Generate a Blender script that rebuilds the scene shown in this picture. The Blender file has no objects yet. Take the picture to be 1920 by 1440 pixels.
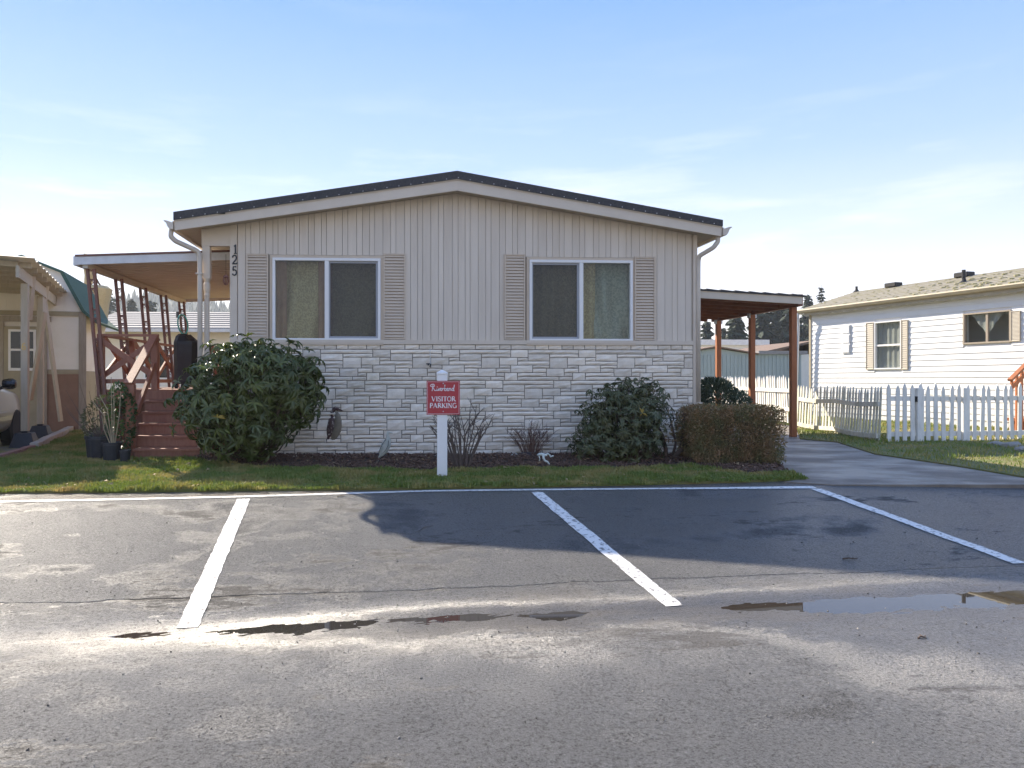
import bpy, bmesh, math, random
import numpy as np
from mathutils import Vector, Matrix
R = math.radians
random.seed(7); RNG = np.random.default_rng(7)
scene = bpy.context.scene
COL = scene.collection
# ------------------------------------------------------------ camera
F, U0, V0, EYE = 1400.0, 821.0, 712.0, 1.14      # photo focal length and principal point in pixels
cam = bpy.data.cameras.new('camera'); camo = bpy.data.objects.new('camera', cam); COL.objects.link(camo)
camo.location = (0, 0, EYE); camo.rotation_euler = (R(90), 0, 0)
cam.sensor_width = 36; cam.lens = F/1920*36
cam.shift_x = (960-U0)/1920; cam.shift_y = -(720-V0)/1920
cam.clip_start = .05; cam.clip_end = 5000
scene.camera = camo
# ------------------------------------------------------------ sky, sun, exposure
SUN_AZ, SUN_EL = 38.0, 32.5                      # degrees left of +Y, above horizon
world = bpy.data.worlds.new('World'); scene.world = world; world.use_nodes = True
wn = world.node_tree.nodes; wl = world.node_tree.links
bg = wn['Background']; sky = wn.new('ShaderNodeTexSky'); sky.sky_type = 'NISHITA'; sky.sun_disc = False
sky.sun_elevation = R(SUN_EL); sky.sun_rotation = R(-SUN_AZ); sky.air_density = 1.0; sky.dust_density = 0.0; sky.ozone_density = 1.5
# thin high cloud over the whole sky, denser towards the horizon
tc = wn.new('ShaderNodeTexCoord'); sep = wn.new('ShaderNodeSeparateXYZ'); wl.new(tc.outputs['Generated'], sep.inputs[0])
mp = wn.new('ShaderNodeMapping'); mp.inputs['Scale'].default_value = (1.6, 1.6, 11); mp.inputs['Rotation'].default_value = (0.05, 0.06, 0.4)
wl.new(tc.outputs['Generated'], mp.inputs[0])
cn = wn.new('ShaderNodeTexNoise'); cn.inputs['Scale'].default_value = 2.2; cn.inputs['Detail'].default_value = 7; cn.inputs['Roughness'].default_value = .58
wl.new(mp.outputs[0], cn.inputs['Vector'])
cr = wn.new('ShaderNodeMapRange'); cr.inputs[1].default_value = .52; cr.inputs[2].default_value = .78; cr.inputs[3].default_value = 0; cr.inputs[4].default_value = .6
wl.new(cn.outputs[0], cr.inputs[0])
el = wn.new('ShaderNodeMapRange'); el.inputs[1].default_value = .04; el.inputs[2].default_value = .36; el.inputs[3].default_value = 1; el.inputs[4].default_value = .06
wl.new(sep.outputs[2], el.inputs[0])
mu = wn.new('ShaderNodeMath'); mu.operation = 'MULTIPLY'; wl.new(cr.outputs[0], mu.inputs[0]); wl.new(el.outputs[0], mu.inputs[1])
# a thin even veil of high haze, the same all round: pale at the horizon, blue overhead
ramp = wn.new('ShaderNodeValToRGB'); E = ramp.color_ramp.elements; K = 3.55
for i, (pz, c) in enumerate(((0, (1.16,1.18,1.24)), (.08, (.92,1.0,1.18)), (.17, (.60,.77,1.14)), (.27, (.35,.57,1.10)), (.45, (.155,.385,1.06)), (1, (.29,.475,.94)))):
    e = E[i] if i < 2 else E.new(pz)
    if i == 1: e.position = pz
    e.position = pz; e.color = (c[0]*K/6, c[1]*K/6, c[2]*K/6, 1)
wl.new(sep.outputs[2], ramp.inputs[0])
rsc = wn.new('ShaderNodeVectorMath'); rsc.operation = 'SCALE'; rsc.inputs['Scale'].default_value = 6.0; wl.new(ramp.outputs[0], rsc.inputs[0])
veil = wn.new('ShaderNodeMixRGB'); veil.inputs[0].default_value = .97; wl.new(sky.outputs[0], veil.inputs[1]); wl.new(rsc.outputs[0], veil.inputs[2])
mixc = wn.new('ShaderNodeMixRGB'); mixc.inputs[2].default_value = (5.0, 4.95, 5.0, 1)
wl.new(mu.outputs[0], mixc.inputs[0]); wl.new(veil.outputs[0], mixc.inputs[1]); wl.new(mixc.outputs[0], bg.inputs['Color'])
bg.inputs['Strength'].default_value = .12
sl = bpy.data.lights.new('sun', 'SUN'); so = bpy.data.objects.new('sun', sl); COL.objects.link(so)
sl.energy = 3.7; sl.angle = R(.53); sl.color = (1, .97, .92)
sd = Vector((-math.sin(R(SUN_AZ))*math.cos(R(SUN_EL)), math.cos(R(SUN_AZ))*math.cos(R(SUN_EL)), math.sin(R(SUN_EL))))
so.rotation_euler = sd.to_track_quat('Z', 'Y').to_euler(); so.location = (-20, 30, 30)
vs = scene.view_settings; vs.view_transform = 'Standard'; vs.look = 'None'; vs.gamma = 1; vs.use_curve_mapping = False
vs.exposure = 1.55
vs.use_white_balance = True; vs.white_balance_temperature = 7600; vs.white_balance_tint = 10   # set for open shade, like the photograph

# ------------------------------------------------------------ helpers: geometry
def unproj(u, v, z=0.0):
    Y = (EYE-z)*F/(v-V0); return Vector(((u-U0)/F*Y, Y, z))
def pix(u, v, Y):
    return Vector(((u-U0)/F*Y, Y, EYE-(v-V0)/F*Y))
class Frame:
    """a vertical plane frame: t along it, d behind it"""
    def __init__(s, ox, oy, th):
        s.o = Vector((ox, oy)); s.th = R(th); s.ex = Vector((math.cos(s.th), math.sin(s.th))); s.ey = Vector((-math.sin(s.th), math.cos(s.th)))
    def hit(s, u, v, d=0.0):
        r = Vector(((u-U0)/F, 1.0)); k = (d+s.o.dot(s.ey))/r.dot(s.ey); p = r*k-s.o
        return p.dot(s.ex), EYE-(v-V0)/F*k
    def hitt(s, u, v, t):      # intersect the plane t = const; returns d, z
        r = Vector(((u-U0)/F, 1.0)); k = (t+s.o.dot(s.ex))/r.dot(s.ex); p = r*k-s.o
        return p.dot(s.ey), EYE-(v-V0)/F*k
    def w(s, t, d, z=0.0):
        p = s.o+s.ex*t+s.ey*d; return Vector((p.x, p.y, z))
    def loc(s, p):
        q = Vector((p[0], p[1]))-s.o; return q.dot(s.ex), q.dot(s.ey)
def tag(o, label=None, cat=None, group=None, kind=None):
    if label: o['label'] = label
    if cat: o['category'] = cat
    if group: o['group'] = group
    if kind: o['kind'] = kind
    return o
def empty(name, loc=(0,0,0), rz=0, label=None, cat=None, group=None):
    o = bpy.data.objects.new(name, None); COL.objects.link(o); o.location = loc; o.rotation_euler = (0, 0, rz); o.empty_display_size = .2
    return tag(o, label, cat, group)
def link(name, me, parent=None, loc=None, rot=None):
    o = bpy.data.objects.new(name, me); COL.objects.link(o)
    if parent: o.parent = parent
    if loc is not None: o.location = loc
    if rot is not None: o.rotation_euler = rot
    return o
class MB:
    def __init__(s): s.v = []; s.f = []
    def add(s, vs, fs):
        n = len(s.v); s.v += [tuple(x) for x in vs]; s.f += [tuple(i+n for i in f) for f in fs]; return s
    def box(s, x0, x1, y0, y1, z0, z1):
        if x0 > x1: x0, x1 = x1, x0
        if y0 > y1: y0, y1 = y1, y0
        if z0 > z1: z0, z1 = z1, z0
        return s.add([(x0,y0,z0),(x1,y0,z0),(x1,y1,z0),(x0,y1,z0),(x0,y0,z1),(x1,y0,z1),(x1,y1,z1),(x0,y1,z1)],
                     [(0,3,2,1),(4,5,6,7),(0,1,5,4),(1,2,6,5),(2,3,7,6),(3,0,4,7)])
    def bar(s, a, b, w, h, up=(0,0,1)):
        a = Vector(a); b = Vector(b); d = (b-a).normalized(); u = Vector(up); x = d.cross(u)
        if x.length < 1e-4: x = d.cross(Vector((0,1,0)))
        x.normalize(); y = x.cross(d).normalized(); x *= w/2; y *= h/2
        return s.add([a-x-y, a+x-y, a+x+y, a-x+y, b-x-y, b+x-y, b+x+y, b-x+y],
                     [(0,1,2,3),(7,6,5,4),(0,4,5,1),(1,5,6,2),(2,6,7,3),(3,7,4,0)])
    def prism(s, pts, axis, a0, a1):
        """polygon pts (2-D) extruded along axis: 'y' -> pts are (x,z), 'x' -> (y,z), 'z' -> (x,y)"""
        def mk(p, a):
            return (p[0], a, p[1]) if axis == 'y' else ((a, p[0], p[1]) if axis == 'x' else (p[0], p[1], a))
        n = len(pts); vs = [mk(p, a0) for p in pts]+[mk(p, a1) for p in pts]
        fs = [tuple(range(n)), tuple(range(2*n-1, n-1, -1))]+[(i, i+n, (i+1)%n+n, (i+1)%n) for i in range(n)]
        return s.add(vs, fs)
    def tube(s, pts, r, n=8, r1=None, cap=True):
        pts = [Vector(p) for p in pts]; m = len(pts); vs = []; fs = []
        prev = None
        for i, p in enumerate(pts):
            d = (pts[min(i+1, m-1)]-pts[max(i-1, 0)]).normalized()
            if prev is None:
                x = d.cross(Vector((0,0,1)));
                if x.length < .05: x = d.cross(Vector((0,1,0)))
            else: x = prev-d*prev.dot(d)
            x.normalize(); prev = x; y = d.cross(x)
            if isinstance(r, (list, tuple)): rr = r[i]
            else: rr = r if r1 is None else r+(r1-r)*i/(m-1)
            vs += [p+(x*math.cos(6.2832*k/n)+y*math.sin(6.2832*k/n))*rr for k in range(n)]
        for i in range(m-1):
            fs += [(i*n+k, i*n+(k+1)%n, (i+1)*n+(k+1)%n, (i+1)*n+k) for k in range(n)]
        if cap: fs += [tuple(range(n-1, -1, -1)), tuple(range((m-1)*n, m*n))]
        return s.add(vs, fs)
    def lathe(s, prof, c=(0,0,0), n=14, cap=True):
        vs = []; fs = []; m = len(prof)
        for r, z in prof: vs += [(c[0]+r*math.cos(6.2832*k/n), c[1]+r*math.sin(6.2832*k/n), c[2]+z) for k in range(n)]
        for i in range(m-1): fs += [(i*n+k, i*n+(k+1)%n, (i+1)*n+(k+1)%n, (i+1)*n+k) for k in range(n)]
        if cap: fs += [tuple(range(n-1, -1, -1)), tuple(range((m-1)*n, m*n))]
        return s.add(vs, fs)
    def mesh(s, name, mat, smooth=False, bevel=0, fix=True):
        me = bpy.data.meshes.new(name); me.from_pydata(s.v, [], s.f)
        if bevel or fix:
            bm = bmesh.new(); bm.from_mesh(me)
            if bevel: bmesh.ops.bevel(bm, geom=list(bm.edges), offset=bevel, segments=1, affect='EDGES', clamp_overlap=True)
            bmesh.ops.recalc_face_normals(bm, faces=bm.faces); bm.to_mesh(me); bm.free()
        if mat: me.materials.append(mat)
        if smooth: me.polygons.foreach_set('use_smooth', [True]*len(me.polygons))
        me.update(); return me
    def build(s, name, mat, parent=None, smooth=False, bevel=0, loc=None, rot=None, fix=True):
        return link(name, s.mesh(name, mat, smooth, bevel, fix), parent, loc, rot)
def raw_mesh(name, V, Fc, mat, smooth=False):
    """V (n,3) array, Fc (m,k) array of equal-size faces"""
    me = bpy.data.meshes.new(name); V = np.asarray(V, dtype=np.float32); Fc = np.asarray(Fc, dtype=np.int32); m, k = Fc.shape
    me.vertices.add(len(V)); me.vertices.foreach_set('co', V.ravel())
    me.loops.add(m*k); me.loops.foreach_set('vertex_index', Fc.ravel())
    me.polygons.add(m); me.polygons.foreach_set('loop_start', np.arange(0, m*k, k, dtype=np.int32))
    if smooth: me.polygons.foreach_set('use_smooth', np.ones(m, dtype=bool))
    me.materials.append(mat); me.update(calc_edges=True); me.validate(); return me
def rots(dirs, ups):
    """(n,3,3) frames: local x along dirs, local z near ups"""
    x = dirs/np.linalg.norm(dirs, axis=1, keepdims=True)
    y = np.cross(ups, x); y /= np.linalg.norm(y, axis=1, keepdims=True)+1e-9
    z = np.cross(x, y); return np.stack([x, y, z], axis=2)
def scatter(tv, tf, Rm, pos, sc):
    tv = np.asarray(tv, float); n = len(pos); m = len(tv)
    V = np.einsum('nij,mj->nmi', Rm*np.asarray(sc).reshape(n, 1, -1), tv)+pos[:, None, :]
    Fc = (np.asarray(tf)[None]+(np.arange(n)*m)[:, None, None]).reshape(-1, np.asarray(tf).shape[1])
    return V.reshape(-1, 3), Fc
def in_poly(P, poly):
    x, y = P[:, 0], P[:, 1]; r = np.zeros(len(P), bool); n = len(poly)
    for i in range(n):
        x0, y0 = poly[i][:2]; x1, y1 = poly[(i+1) % n][:2]
        c = ((y0 > y) != (y1 > y)) & (x < (x1-x0)*(y-y0)/((y1-y0) if abs(y1-y0) > 1e-9 else 1e-9)+x0); r ^= c
    return r
# ------------------------------------------------------------ helpers: materials
def mk(name, col, col2=None, scale=4.0, rough=.6, bump=0.0, bscale=60.0, rnd=0.0, metallic=0.0, stretch=(1,1,1), lo=.35, hi=.7, spec=.5, world=False, detail=5, trans=0.0, tcol=None, r2=None, coat=0):
    m = bpy.data.materials.new(name); m.use_nodes = True; n = m.node_tree.nodes; l = m.node_tree.links
    b = n['Principled BSDF']; b.inputs['Roughness'].default_value = rough; b.inputs['Metallic'].default_value = metallic
    b.inputs['Specular IOR Level'].default_value = spec; b.inputs['Coat Weight'].default_value = coat
    out = n['Material Output']
    if world: g = n.new('ShaderNodeNewGeometry'); src = g.outputs['Position']
    else: g = n.new('ShaderNodeTexCoord'); src = g.outputs['Object']
    oi = n.new('ShaderNodeObjectInfo')
    ad = n.new('ShaderNodeVectorMath'); ad.operation = 'MULTIPLY_ADD'; l.new(src, ad.inputs[0]); ad.inputs[1].default_value = stretch
    cb = n.new('ShaderNodeMath'); cb.operation = 'MULTIPLY'; cb.inputs[1].default_value = 37.0; l.new(oi.outputs['Random'], cb.inputs[0])
    l.new(cb.outputs[0], ad.inputs[2])
    csock = None
    t = n.new('ShaderNodeTexNoise'); t.inputs['Scale'].default_value = scale; t.inputs['Detail'].default_value = detail; t.inputs['Roughness'].default_value = .6
    l.new(ad.outputs[0], t.inputs['Vector'])
    mr = n.new('ShaderNodeMapRange'); mr.inputs[1].default_value = lo; mr.inputs[2].default_value = hi; l.new(t.outputs[0], mr.inputs[0])
    mx = n.new('ShaderNodeMixRGB'); mx.inputs[1].default_value = (*col, 1); mx.inputs[2].default_value = (*(col2 or col), 1); l.new(mr.outputs[0], mx.inputs[0])
    csock = mx.outputs[0]
    if rnd:
        hv = n.new('ShaderNodeHueSaturation'); mrr = n.new('ShaderNodeMapRange'); mrr.inputs[3].default_value = 1-rnd; mrr.inputs[4].default_value = 1+rnd
        l.new(oi.outputs['Random'], mrr.inputs[0]); l.new(mrr.outputs[0], hv.inputs['Value']); l.new(csock, hv.inputs['Color']); csock = hv.outputs[0]
    l.new(csock, b.inputs['Base Color'])
    if r2 is not None:
        rr = n.new('ShaderNodeMapRange'); rr.inputs[1].default_value = lo; rr.inputs[2].default_value = hi; rr.inputs[3].default_value = rough; rr.inputs[4].default_value = r2
        l.new(t.outputs[0], rr.inputs[0]); l.new(rr.outputs[0], b.inputs['Roughness'])
    if bump:
        t2 = n.new('ShaderNodeTexNoise'); t2.inputs['Scale'].default_value = bscale; t2.inputs['Detail'].default_value = 4; l.new(ad.outputs[0], t2.inputs['Vector'])
        bp = n.new('ShaderNodeBump'); bp.inputs['Strength'].default_value = bump; bp.inputs['Distance'].default_value = .01
        l.new(t2.outputs[0], bp.inputs['Height']); l.new(bp.outputs[0], b.inputs['Normal'])
    if trans:
        tr = n.new('ShaderNodeBsdfTranslucent'); ms = n.new('ShaderNodeMixShader'); ms.inputs[0].default_value = trans
        if tcol: tr.inputs[0].default_value = (*tcol, 1)
        else: l.new(csock, tr.inputs[0])
        l.new(b.outputs[0], ms.inputs[1]); l.new(tr.outputs[0], ms.inputs[2]); l.new(ms.outputs[0], out.inputs[0])
    return m
M = {}
M['groove'] = mk('siding_groove', (.40,.335,.265), None, 3, .7)
M['siding'] = mk('siding_paint', (.71,.60,.475), (.62,.515,.40), 7, .55, .05, 90, rnd=.045, stretch=(1,1,.10), lo=.42, hi=.75)
M['trim'] = mk('tan_trim', (.69,.575,.445), (.63,.52,.40), 3, .5)
M['shutter'] = mk('shutter_tan', (.63,.50,.365), (.58,.455,.33), 4, .5)
M['soffit'] = mk('soffit', (.54,.45,.35), (.48,.39,.30), 3, .6)
M['gutter'] = mk('gutter_metal', (.64,.54,.43), (.58,.49,.39), 5, .4)
M['shingle_edge'] = mk('dark_shingle', (.045,.042,.042), (.075,.07,.068), 40, .85, .5, 80)
M['stone'] = mk('stone_veneer', (.88,.765,.615), (.76,.645,.505), 9, .75, .3, 60, rnd=.15)
M['mortar'] = mk('mortar', (.29,.24,.185), (.22,.18,.135), 20, .9)
M['white_vinyl'] = mk('white_vinyl', (.84,.81,.76), (.80,.77,.72), 5, .35)
M['white_paint'] = mk('white_paint', (.74,.73,.70), (.66,.645,.60), 6, .6, .1, 60, rnd=.04)
M['picket'] = mk('picket_paint', (.80,.765,.70), (.60,.57,.49), 7, .7, .15, 60, rnd=.06, lo=.45, hi=.8, stretch=(1,1,.5))
M['picket_moss'] = mk('weathered_picket', (.78,.74,.64), (.54,.52,.38), 6, .75, .15, 60, rnd=.08, stretch=(1,1,.5))
M['redwood'] = mk('red_brown_stain', (.285,.102,.058), (.365,.142,.082), 8, .55, .15, 50, rnd=.12, stretch=(3,3,.6))
M['redmetal'] = mk('red_brown_metal', (.22,.085,.055), (.16,.062,.044), 9, .5, rnd=.06)
M['cedar'] = mk('orange_cedar', (.44,.145,.05), (.32,.10,.034), 9, .6, .15, 60, rnd=.08, stretch=(6,6,.7))
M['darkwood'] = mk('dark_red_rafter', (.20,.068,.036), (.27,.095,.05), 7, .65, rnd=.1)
M['black'] = mk('black_cover', (.012,.012,.013), (.02,.02,.022), 6, .55, .4, 12)
M['black_plastic'] = mk('black_plastic', (.018,.02,.026), (.03,.032,.04), 8, .45)
M['iron'] = mk('dark_metal', (.03,.028,.026), None, 5, .5, metallic=.4)
M['num'] = mk('black_digit', (.015,.014,.014), None, 5, .45)
M['brass'] = mk('brass_digit', (.62,.42,.16), None, 5, .35, metallic=.5)
M['awning'] = mk('awning_pan', (.58,.51,.405), (.50,.435,.34), 3, .55, .06, 30)
M['white_metal'] = mk('white_metal', (.72,.71,.69), (.62,.60,.57), 6, .45)
M['signred'] = mk('sign_red', (.46,.022,.035), (.42,.018,.03), 3, .35)
M['signwhite'] = mk('sign_white', (.82,.80,.78), None, 3, .4)
M['grey_wood'] = mk('weathered_wood', (.38,.315,.245), (.29,.24,.18), 7, .8, .2, 50, rnd=.08, stretch=(4,4,.6))
M['post_tan'] = mk('tan_post', (.52,.435,.31), (.44,.365,.255), 6, .7, .1, 50, rnd=.05, stretch=(4,4,.6))
M['cream'] = mk('cream_wall', (.87,.80,.69), (.81,.74,.62), 3, .7, .06, 60)
M['cream_trim'] = mk('olive_trim', (.40,.335,.22), (.34,.285,.185), 4, .7)
M['brown_skirt'] = mk('brown_skirt', (.30,.17,.11), (.24,.135,.085), 4, .75)
M['green_roof'] = mk('green_roof', (.06,.125,.095), (.05,.10,.075), 20, .9, .2, 60, spec=.2)
M['greyroof'] = mk('grey_shingle', (.30,.285,.275), (.22,.21,.20), 26, .85, .3, 60)
M['mossroof'] = mk('mossy_shingle', (.26,.235,.19), (.215,.195,.105), 3.2, .9, .6, 30, lo=.45, hi=.7)
M['brownroof'] = mk('brown_shingle', (.22,.145,.10), (.16,.105,.075), 12, .85, .3, 50)
M['lap'] = mk('white_lap', (.76,.755,.74), (.71,.70,.68), 2, .5, rnd=.02)
M['bluegrey'] = mk('bluegrey_metal', (.34,.40,.39), (.29,.35,.34), 3, .5, stretch=(1,1,.2))
M['galv'] = mk('galvanised', (.50,.53,.56), None, 5, .4, metallic=.3)
M['tan_shutter'] = mk('sand_shutter', (.45,.39,.30), (.40,.345,.265), 5, .55)
M['scallop'] = mk('scallop_trim', (.42,.35,.24), (.36,.30,.20), 5, .6)
M['concrete'] = mk('pale_block', (.55,.53,.47), (.45,.43,.38), 9, .85, .2, 60)
M['terracotta'] = mk('terracotta', (.34,.12,.07), (.28,.10,.06), 8, .8)
M['teal'] = mk('teal_hose', (.06,.42,.40), None, 5, .4)
M['heron'] = mk('rusty_heron', (.075,.036,.028), (.40,.35,.30), 24, .6, lo=.56, hi=.62)
M['heron_grey'] = mk('heron_belly', (.25,.205,.14), (.19,.15,.10), 20, .6)
M['verdigris'] = mk('pale_verdigris', (.50,.50,.42), (.38,.40,.33), 20, .6)
M['frog'] = mk('white_frog', (.66,.68,.60), (.56,.60,.52), 20, .5)
M['bark'] = mk('bark', (.13,.085,.06), (.08,.055,.04), 14, .9, .4, 40)
M['twig'] = mk('red_twig', (.20,.105,.065), (.13,.065,.045), 10, .7)
M['twig_grey'] = mk('grey_brown_twig', (.15,.105,.08), (.10,.07,.055), 10, .75)
M['straw'] = mk('straw_cane', (.42,.33,.20), (.33,.25,.15), 10, .7)
M['curtain_khaki'] = mk('khaki_curtain', (.70,.57,.30), (.48,.38,.19), 38, .85, lo=.45, hi=.55, trans=.25)
M['curtain_rust'] = mk('rust_curtain', (.44,.25,.15), (.34,.18,.11), 8, .85, trans=.2)
M['curtain_green'] = mk('green_curtain', (.52,.58,.46), (.36,.43,.35), 30, .85, lo=.42, hi=.58, trans=.25)
M['curtain_white'] = mk('white_curtain', (.75,.74,.72), (.66,.66,.66), 6, .85, trans=.4)
M['room'] = mk('room_dark', (.10,.095,.09), None, 2, .9)
M['screenframe'] = mk('screen_frame', (.34,.345,.36), None, 5, .45)
M['tyre'] = mk('tyre', (.015,.015,.016), None, 6, .85)
M['carpaint'] = mk('champagne_paint', (.38,.335,.28), (.35,.31,.255), 2, .28, metallic=.45, coat=.6)
M['chrome'] = mk('alloy', (.55,.54,.52), None, 4, .3, metallic=.8)
M['cardark'] = mk('car_dark', (.015,.016,.018), None, 4, .15)
M['rock'] = mk('rock', (.34,.31,.27), (.22,.20,.17), 7, .85, .4, 30)
M['soil'] = mk('soil', (.10,.075,.055), (.06,.045,.035), 6, .95, .4, 40, world=True)
M['mulch_bed'] = mk('mulch_bed', (.085,.052,.037), (.05,.032,.024), 18, .95, .8, 60, world=True)
M['mulch'] = mk('bark_chip', (.12,.06,.038), (.20,.115,.075), 30, .9, world=True, lo=.45, hi=.6)
M['drive'] = mk('drive_paving', (.29,.245,.19), (.17,.13,.095), 1.1, .36, .7, 110, world=True, stretch=(1,1.6,1), lo=.38, hi=.62, r2=.6)
M['gravel'] = mk('mossy_gravel', (.17,.155,.12), (.20,.19,.045), 1.6, .95, .5, 90, world=True, lo=.42, hi=.6)
M['redbrick'] = mk('edging_brick', (.33,.16,.12), (.26,.13,.10), 9, .85, .3, 60, rnd=.12)
M['pale_edge'] = mk('pale_edging', (.45,.40,.34), (.36,.31,.26), 9, .85, .3, 60, rnd=.1)
M['turf'] = mk('turf', (.12,.145,.035), (.23,.175,.07), 1.7, .95, .8, 120, world=True)
M['hill'] = mk('forest_hill', (.045,.06,.04), (.07,.085,.06), .12, 1, world=True)
M['conifer'] = mk('conifer', (.022,.040,.022), (.045,.06,.032), 1.2, .85, world=True)
M['rhodo'] = mk('rhododendron_leaf', (.058,.084,.016), (.15,.165,.038), 5, .33, world=True, trans=.16, tcol=(.16,.22,.03), rnd=.25)
M['rhodo2'] = mk('dull_rhododendron_leaf', (.072,.090,.030), (.125,.115,.046), 5, .42, world=True, trans=.12, tcol=(.12,.16,.03))
M['hedge'] = mk('boxwood_leaf', (.19,.165,.058), (.34,.195,.085), 5, .5, world=True, trans=.15, lo=.42, hi=.58)
M['darkshrub'] = mk('dark_shrub_leaf', (.06,.085,.045), (.095,.12,.065), 8, .45, world=True, trans=.1)
M['ivy'] = mk('ivy_leaf', (.04,.085,.02), (.07,.12,.03), 8, .4, world=True, trans=.2)
M['yellowleaf'] = mk('yellow_leaf', (.42,.28,.03), (.34,.20,.03), 8, .5, trans=.2)
M['corrugated'] = mk('pale_corrugated', (.62,.57,.48), (.50,.45,.36), 4, .6, trans=.3)
M['deadleaf'] = mk('fallen_leaf', (.09,.055,.03), (.14,.08,.04), 9, .7, rnd=.4)
M['paint_line'] = mk('road_paint', (.78,.745,.69), (.20,.185,.165), 26, .5, .5, 120, world=True, lo=.53, hi=.63, r2=.7, detail=9)
M['tangauge'] = mk('straw_basket', (.55,.42,.22), (.45,.33,.17), 30, .8)
_n = M['stone'].node_tree.nodes; _l = M['stone'].node_tree.links; _b = _n['Principled BSDF']; _o = _b.inputs['Base Color'].links[0].from_socket
_g = _n.new('ShaderNodeNewGeometry'); _t = _n.new('ShaderNodeTexNoise'); _t.inputs['Scale'].default_value = 1.5; _t.inputs['Detail'].default_value = 8; _t.inputs['Roughness'].default_value = .7; _l.new(_g.outputs['Position'], _t.inputs['Vector'])
_r = _n.new('ShaderNodeMapRange'); _r.inputs[1].default_value = .54; _r.inputs[2].default_value = .72; _r.inputs[4].default_value = .55; _l.new(_t.outputs[0], _r.inputs[0]); _m = _n.new('ShaderNodeMixRGB'); _m.inputs[2].default_value = (.47,.42,.28,1)
_l.new(_r.outputs[0], _m.inputs[0]); _l.new(_o, _m.inputs[1]); _l.new(_m.outputs[0], _b.inputs['Base Color'])   # weathering stains
# grass blades: patches of green and straw
def grass_mat(name, g1, g2, straw, amt):
    m = mk(name, g1, g2, 60, .55, world=True, trans=.3); n = m.node_tree.nodes; l = m.node_tree.links
    b = n['Principled BSDF']; old = b.inputs['Base Color'].links[0].from_socket
    geo = n.new('ShaderNodeNewGeometry'); t = n.new('ShaderNodeTexNoise'); t.inputs['Scale'].default_value = 1.4; t.inputs['Detail'].default_value = 6; t.inputs['Roughness'].default_value = .65
    l.new(geo.outputs['Position'], t.inputs['Vector']); mr = n.new('ShaderNodeMapRange'); mr.inputs[1].default_value = .46; mr.inputs[2].default_value = .64; mr.inputs[4].default_value = amt
    l.new(t.outputs[0], mr.inputs[0]); mx = n.new('ShaderNodeMixRGB'); l.new(mr.outputs[0], mx.inputs[0]); l.new(old, mx.inputs[1]); mx.inputs[2].default_value = (*straw, 1)
    l.new(mx.outputs[0], b.inputs['Base Color'])
    for x in n:
        if x.type == 'BSDF_TRANSLUCENT': l.new(mx.outputs[0], x.inputs[0])
    return m
M['grass'] = grass_mat('grass_blades', (.15,.205,.032), (.215,.255,.048), (.46,.325,.115), .9)
M['grass_right'] = grass_mat('grass_blades_right', (.16,.225,.035), (.22,.265,.05), (.46,.335,.12), .85)
def glass_mat(name, tint, refl=1.0):
    m = bpy.data.materials.new(name); m.use_nodes = True; n = m.node_tree.nodes; l = m.node_tree.links
    n.remove(n['Principled BSDF']); g = n.new('ShaderNodeBsdfGlossy'); g.inputs['Roughness'].default_value = .01; t = n.new('ShaderNodeBsdfTransparent'); t.inputs[0].default_value = (*tint, 1)
    fr = n.new('ShaderNodeFresnel'); fr.inputs[0].default_value = 1.5; ge = n.new('ShaderNodeNewGeometry'); bf = n.new('ShaderNodeMath'); bf.operation = 'SUBTRACT'; bf.inputs[0].default_value = 1.35*refl; l.new(ge.outputs['Backfacing'], bf.inputs[1]); bf2 = n.new('ShaderNodeMath'); bf2.operation = 'MULTIPLY'; l.new(ge.outputs['Backfacing'], bf2.inputs[0]); bf2.inputs[1].default_value = 1.35*refl; bf.inputs[1].default_value = 0; l.new(bf2.outputs[0], bf.inputs[1]); mu = n.new('ShaderNodeMath'); mu.operation = 'MULTIPLY'; l.new(fr.outputs[0], mu.inputs[0]); l.new(bf.outputs[0], mu.inputs[1])
    tcn = n.new('ShaderNodeTexCoord'); nz = n.new('ShaderNodeTexNoise'); nz.inputs['Scale'].default_value = 1.5; nz.inputs['Detail'].default_value = 1; l.new(tcn.outputs['Object'], nz.inputs['Vector'])
    bp = n.new('ShaderNodeBump'); bp.inputs['Strength'].default_value = .06; bp.inputs['Distance'].default_value = .05; l.new(nz.outputs[0], bp.inputs['Height']); l.new(bp.outputs[0], g.inputs['Normal'])
    ms = n.new('ShaderNodeMixShader'); l.new(mu.outputs[0], ms.inputs[0]); l.new(t.outputs[0], ms.inputs[1]); l.new(g.outputs[0], ms.inputs[2]); l.new(ms.outputs[0], n['Material Output'].inputs[0]); return m
M['glass'] = glass_mat('window_glass', (.86,.88,.86))
def screen_mat():
    m = bpy.data.materials.new('insect_screen'); m.use_nodes = True; n = m.node_tree.nodes; l = m.node_tree.links
    b = n['Principled BSDF']; b.inputs['Base Color'].default_value = (.10,.094,.086,1); b.inputs['Roughness'].default_value = .8
    t = n.new('ShaderNodeBsdfTransparent'); ms = n.new('ShaderNodeMixShader'); ms.inputs[0].default_value = .5
    l.new(t.outputs[0], ms.inputs[1]); l.new(b.outputs[0], ms.inputs[2]); l.new(ms.outputs[0], n['Material Output'].inputs[0]); return m
M['screen'] = screen_mat()
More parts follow.
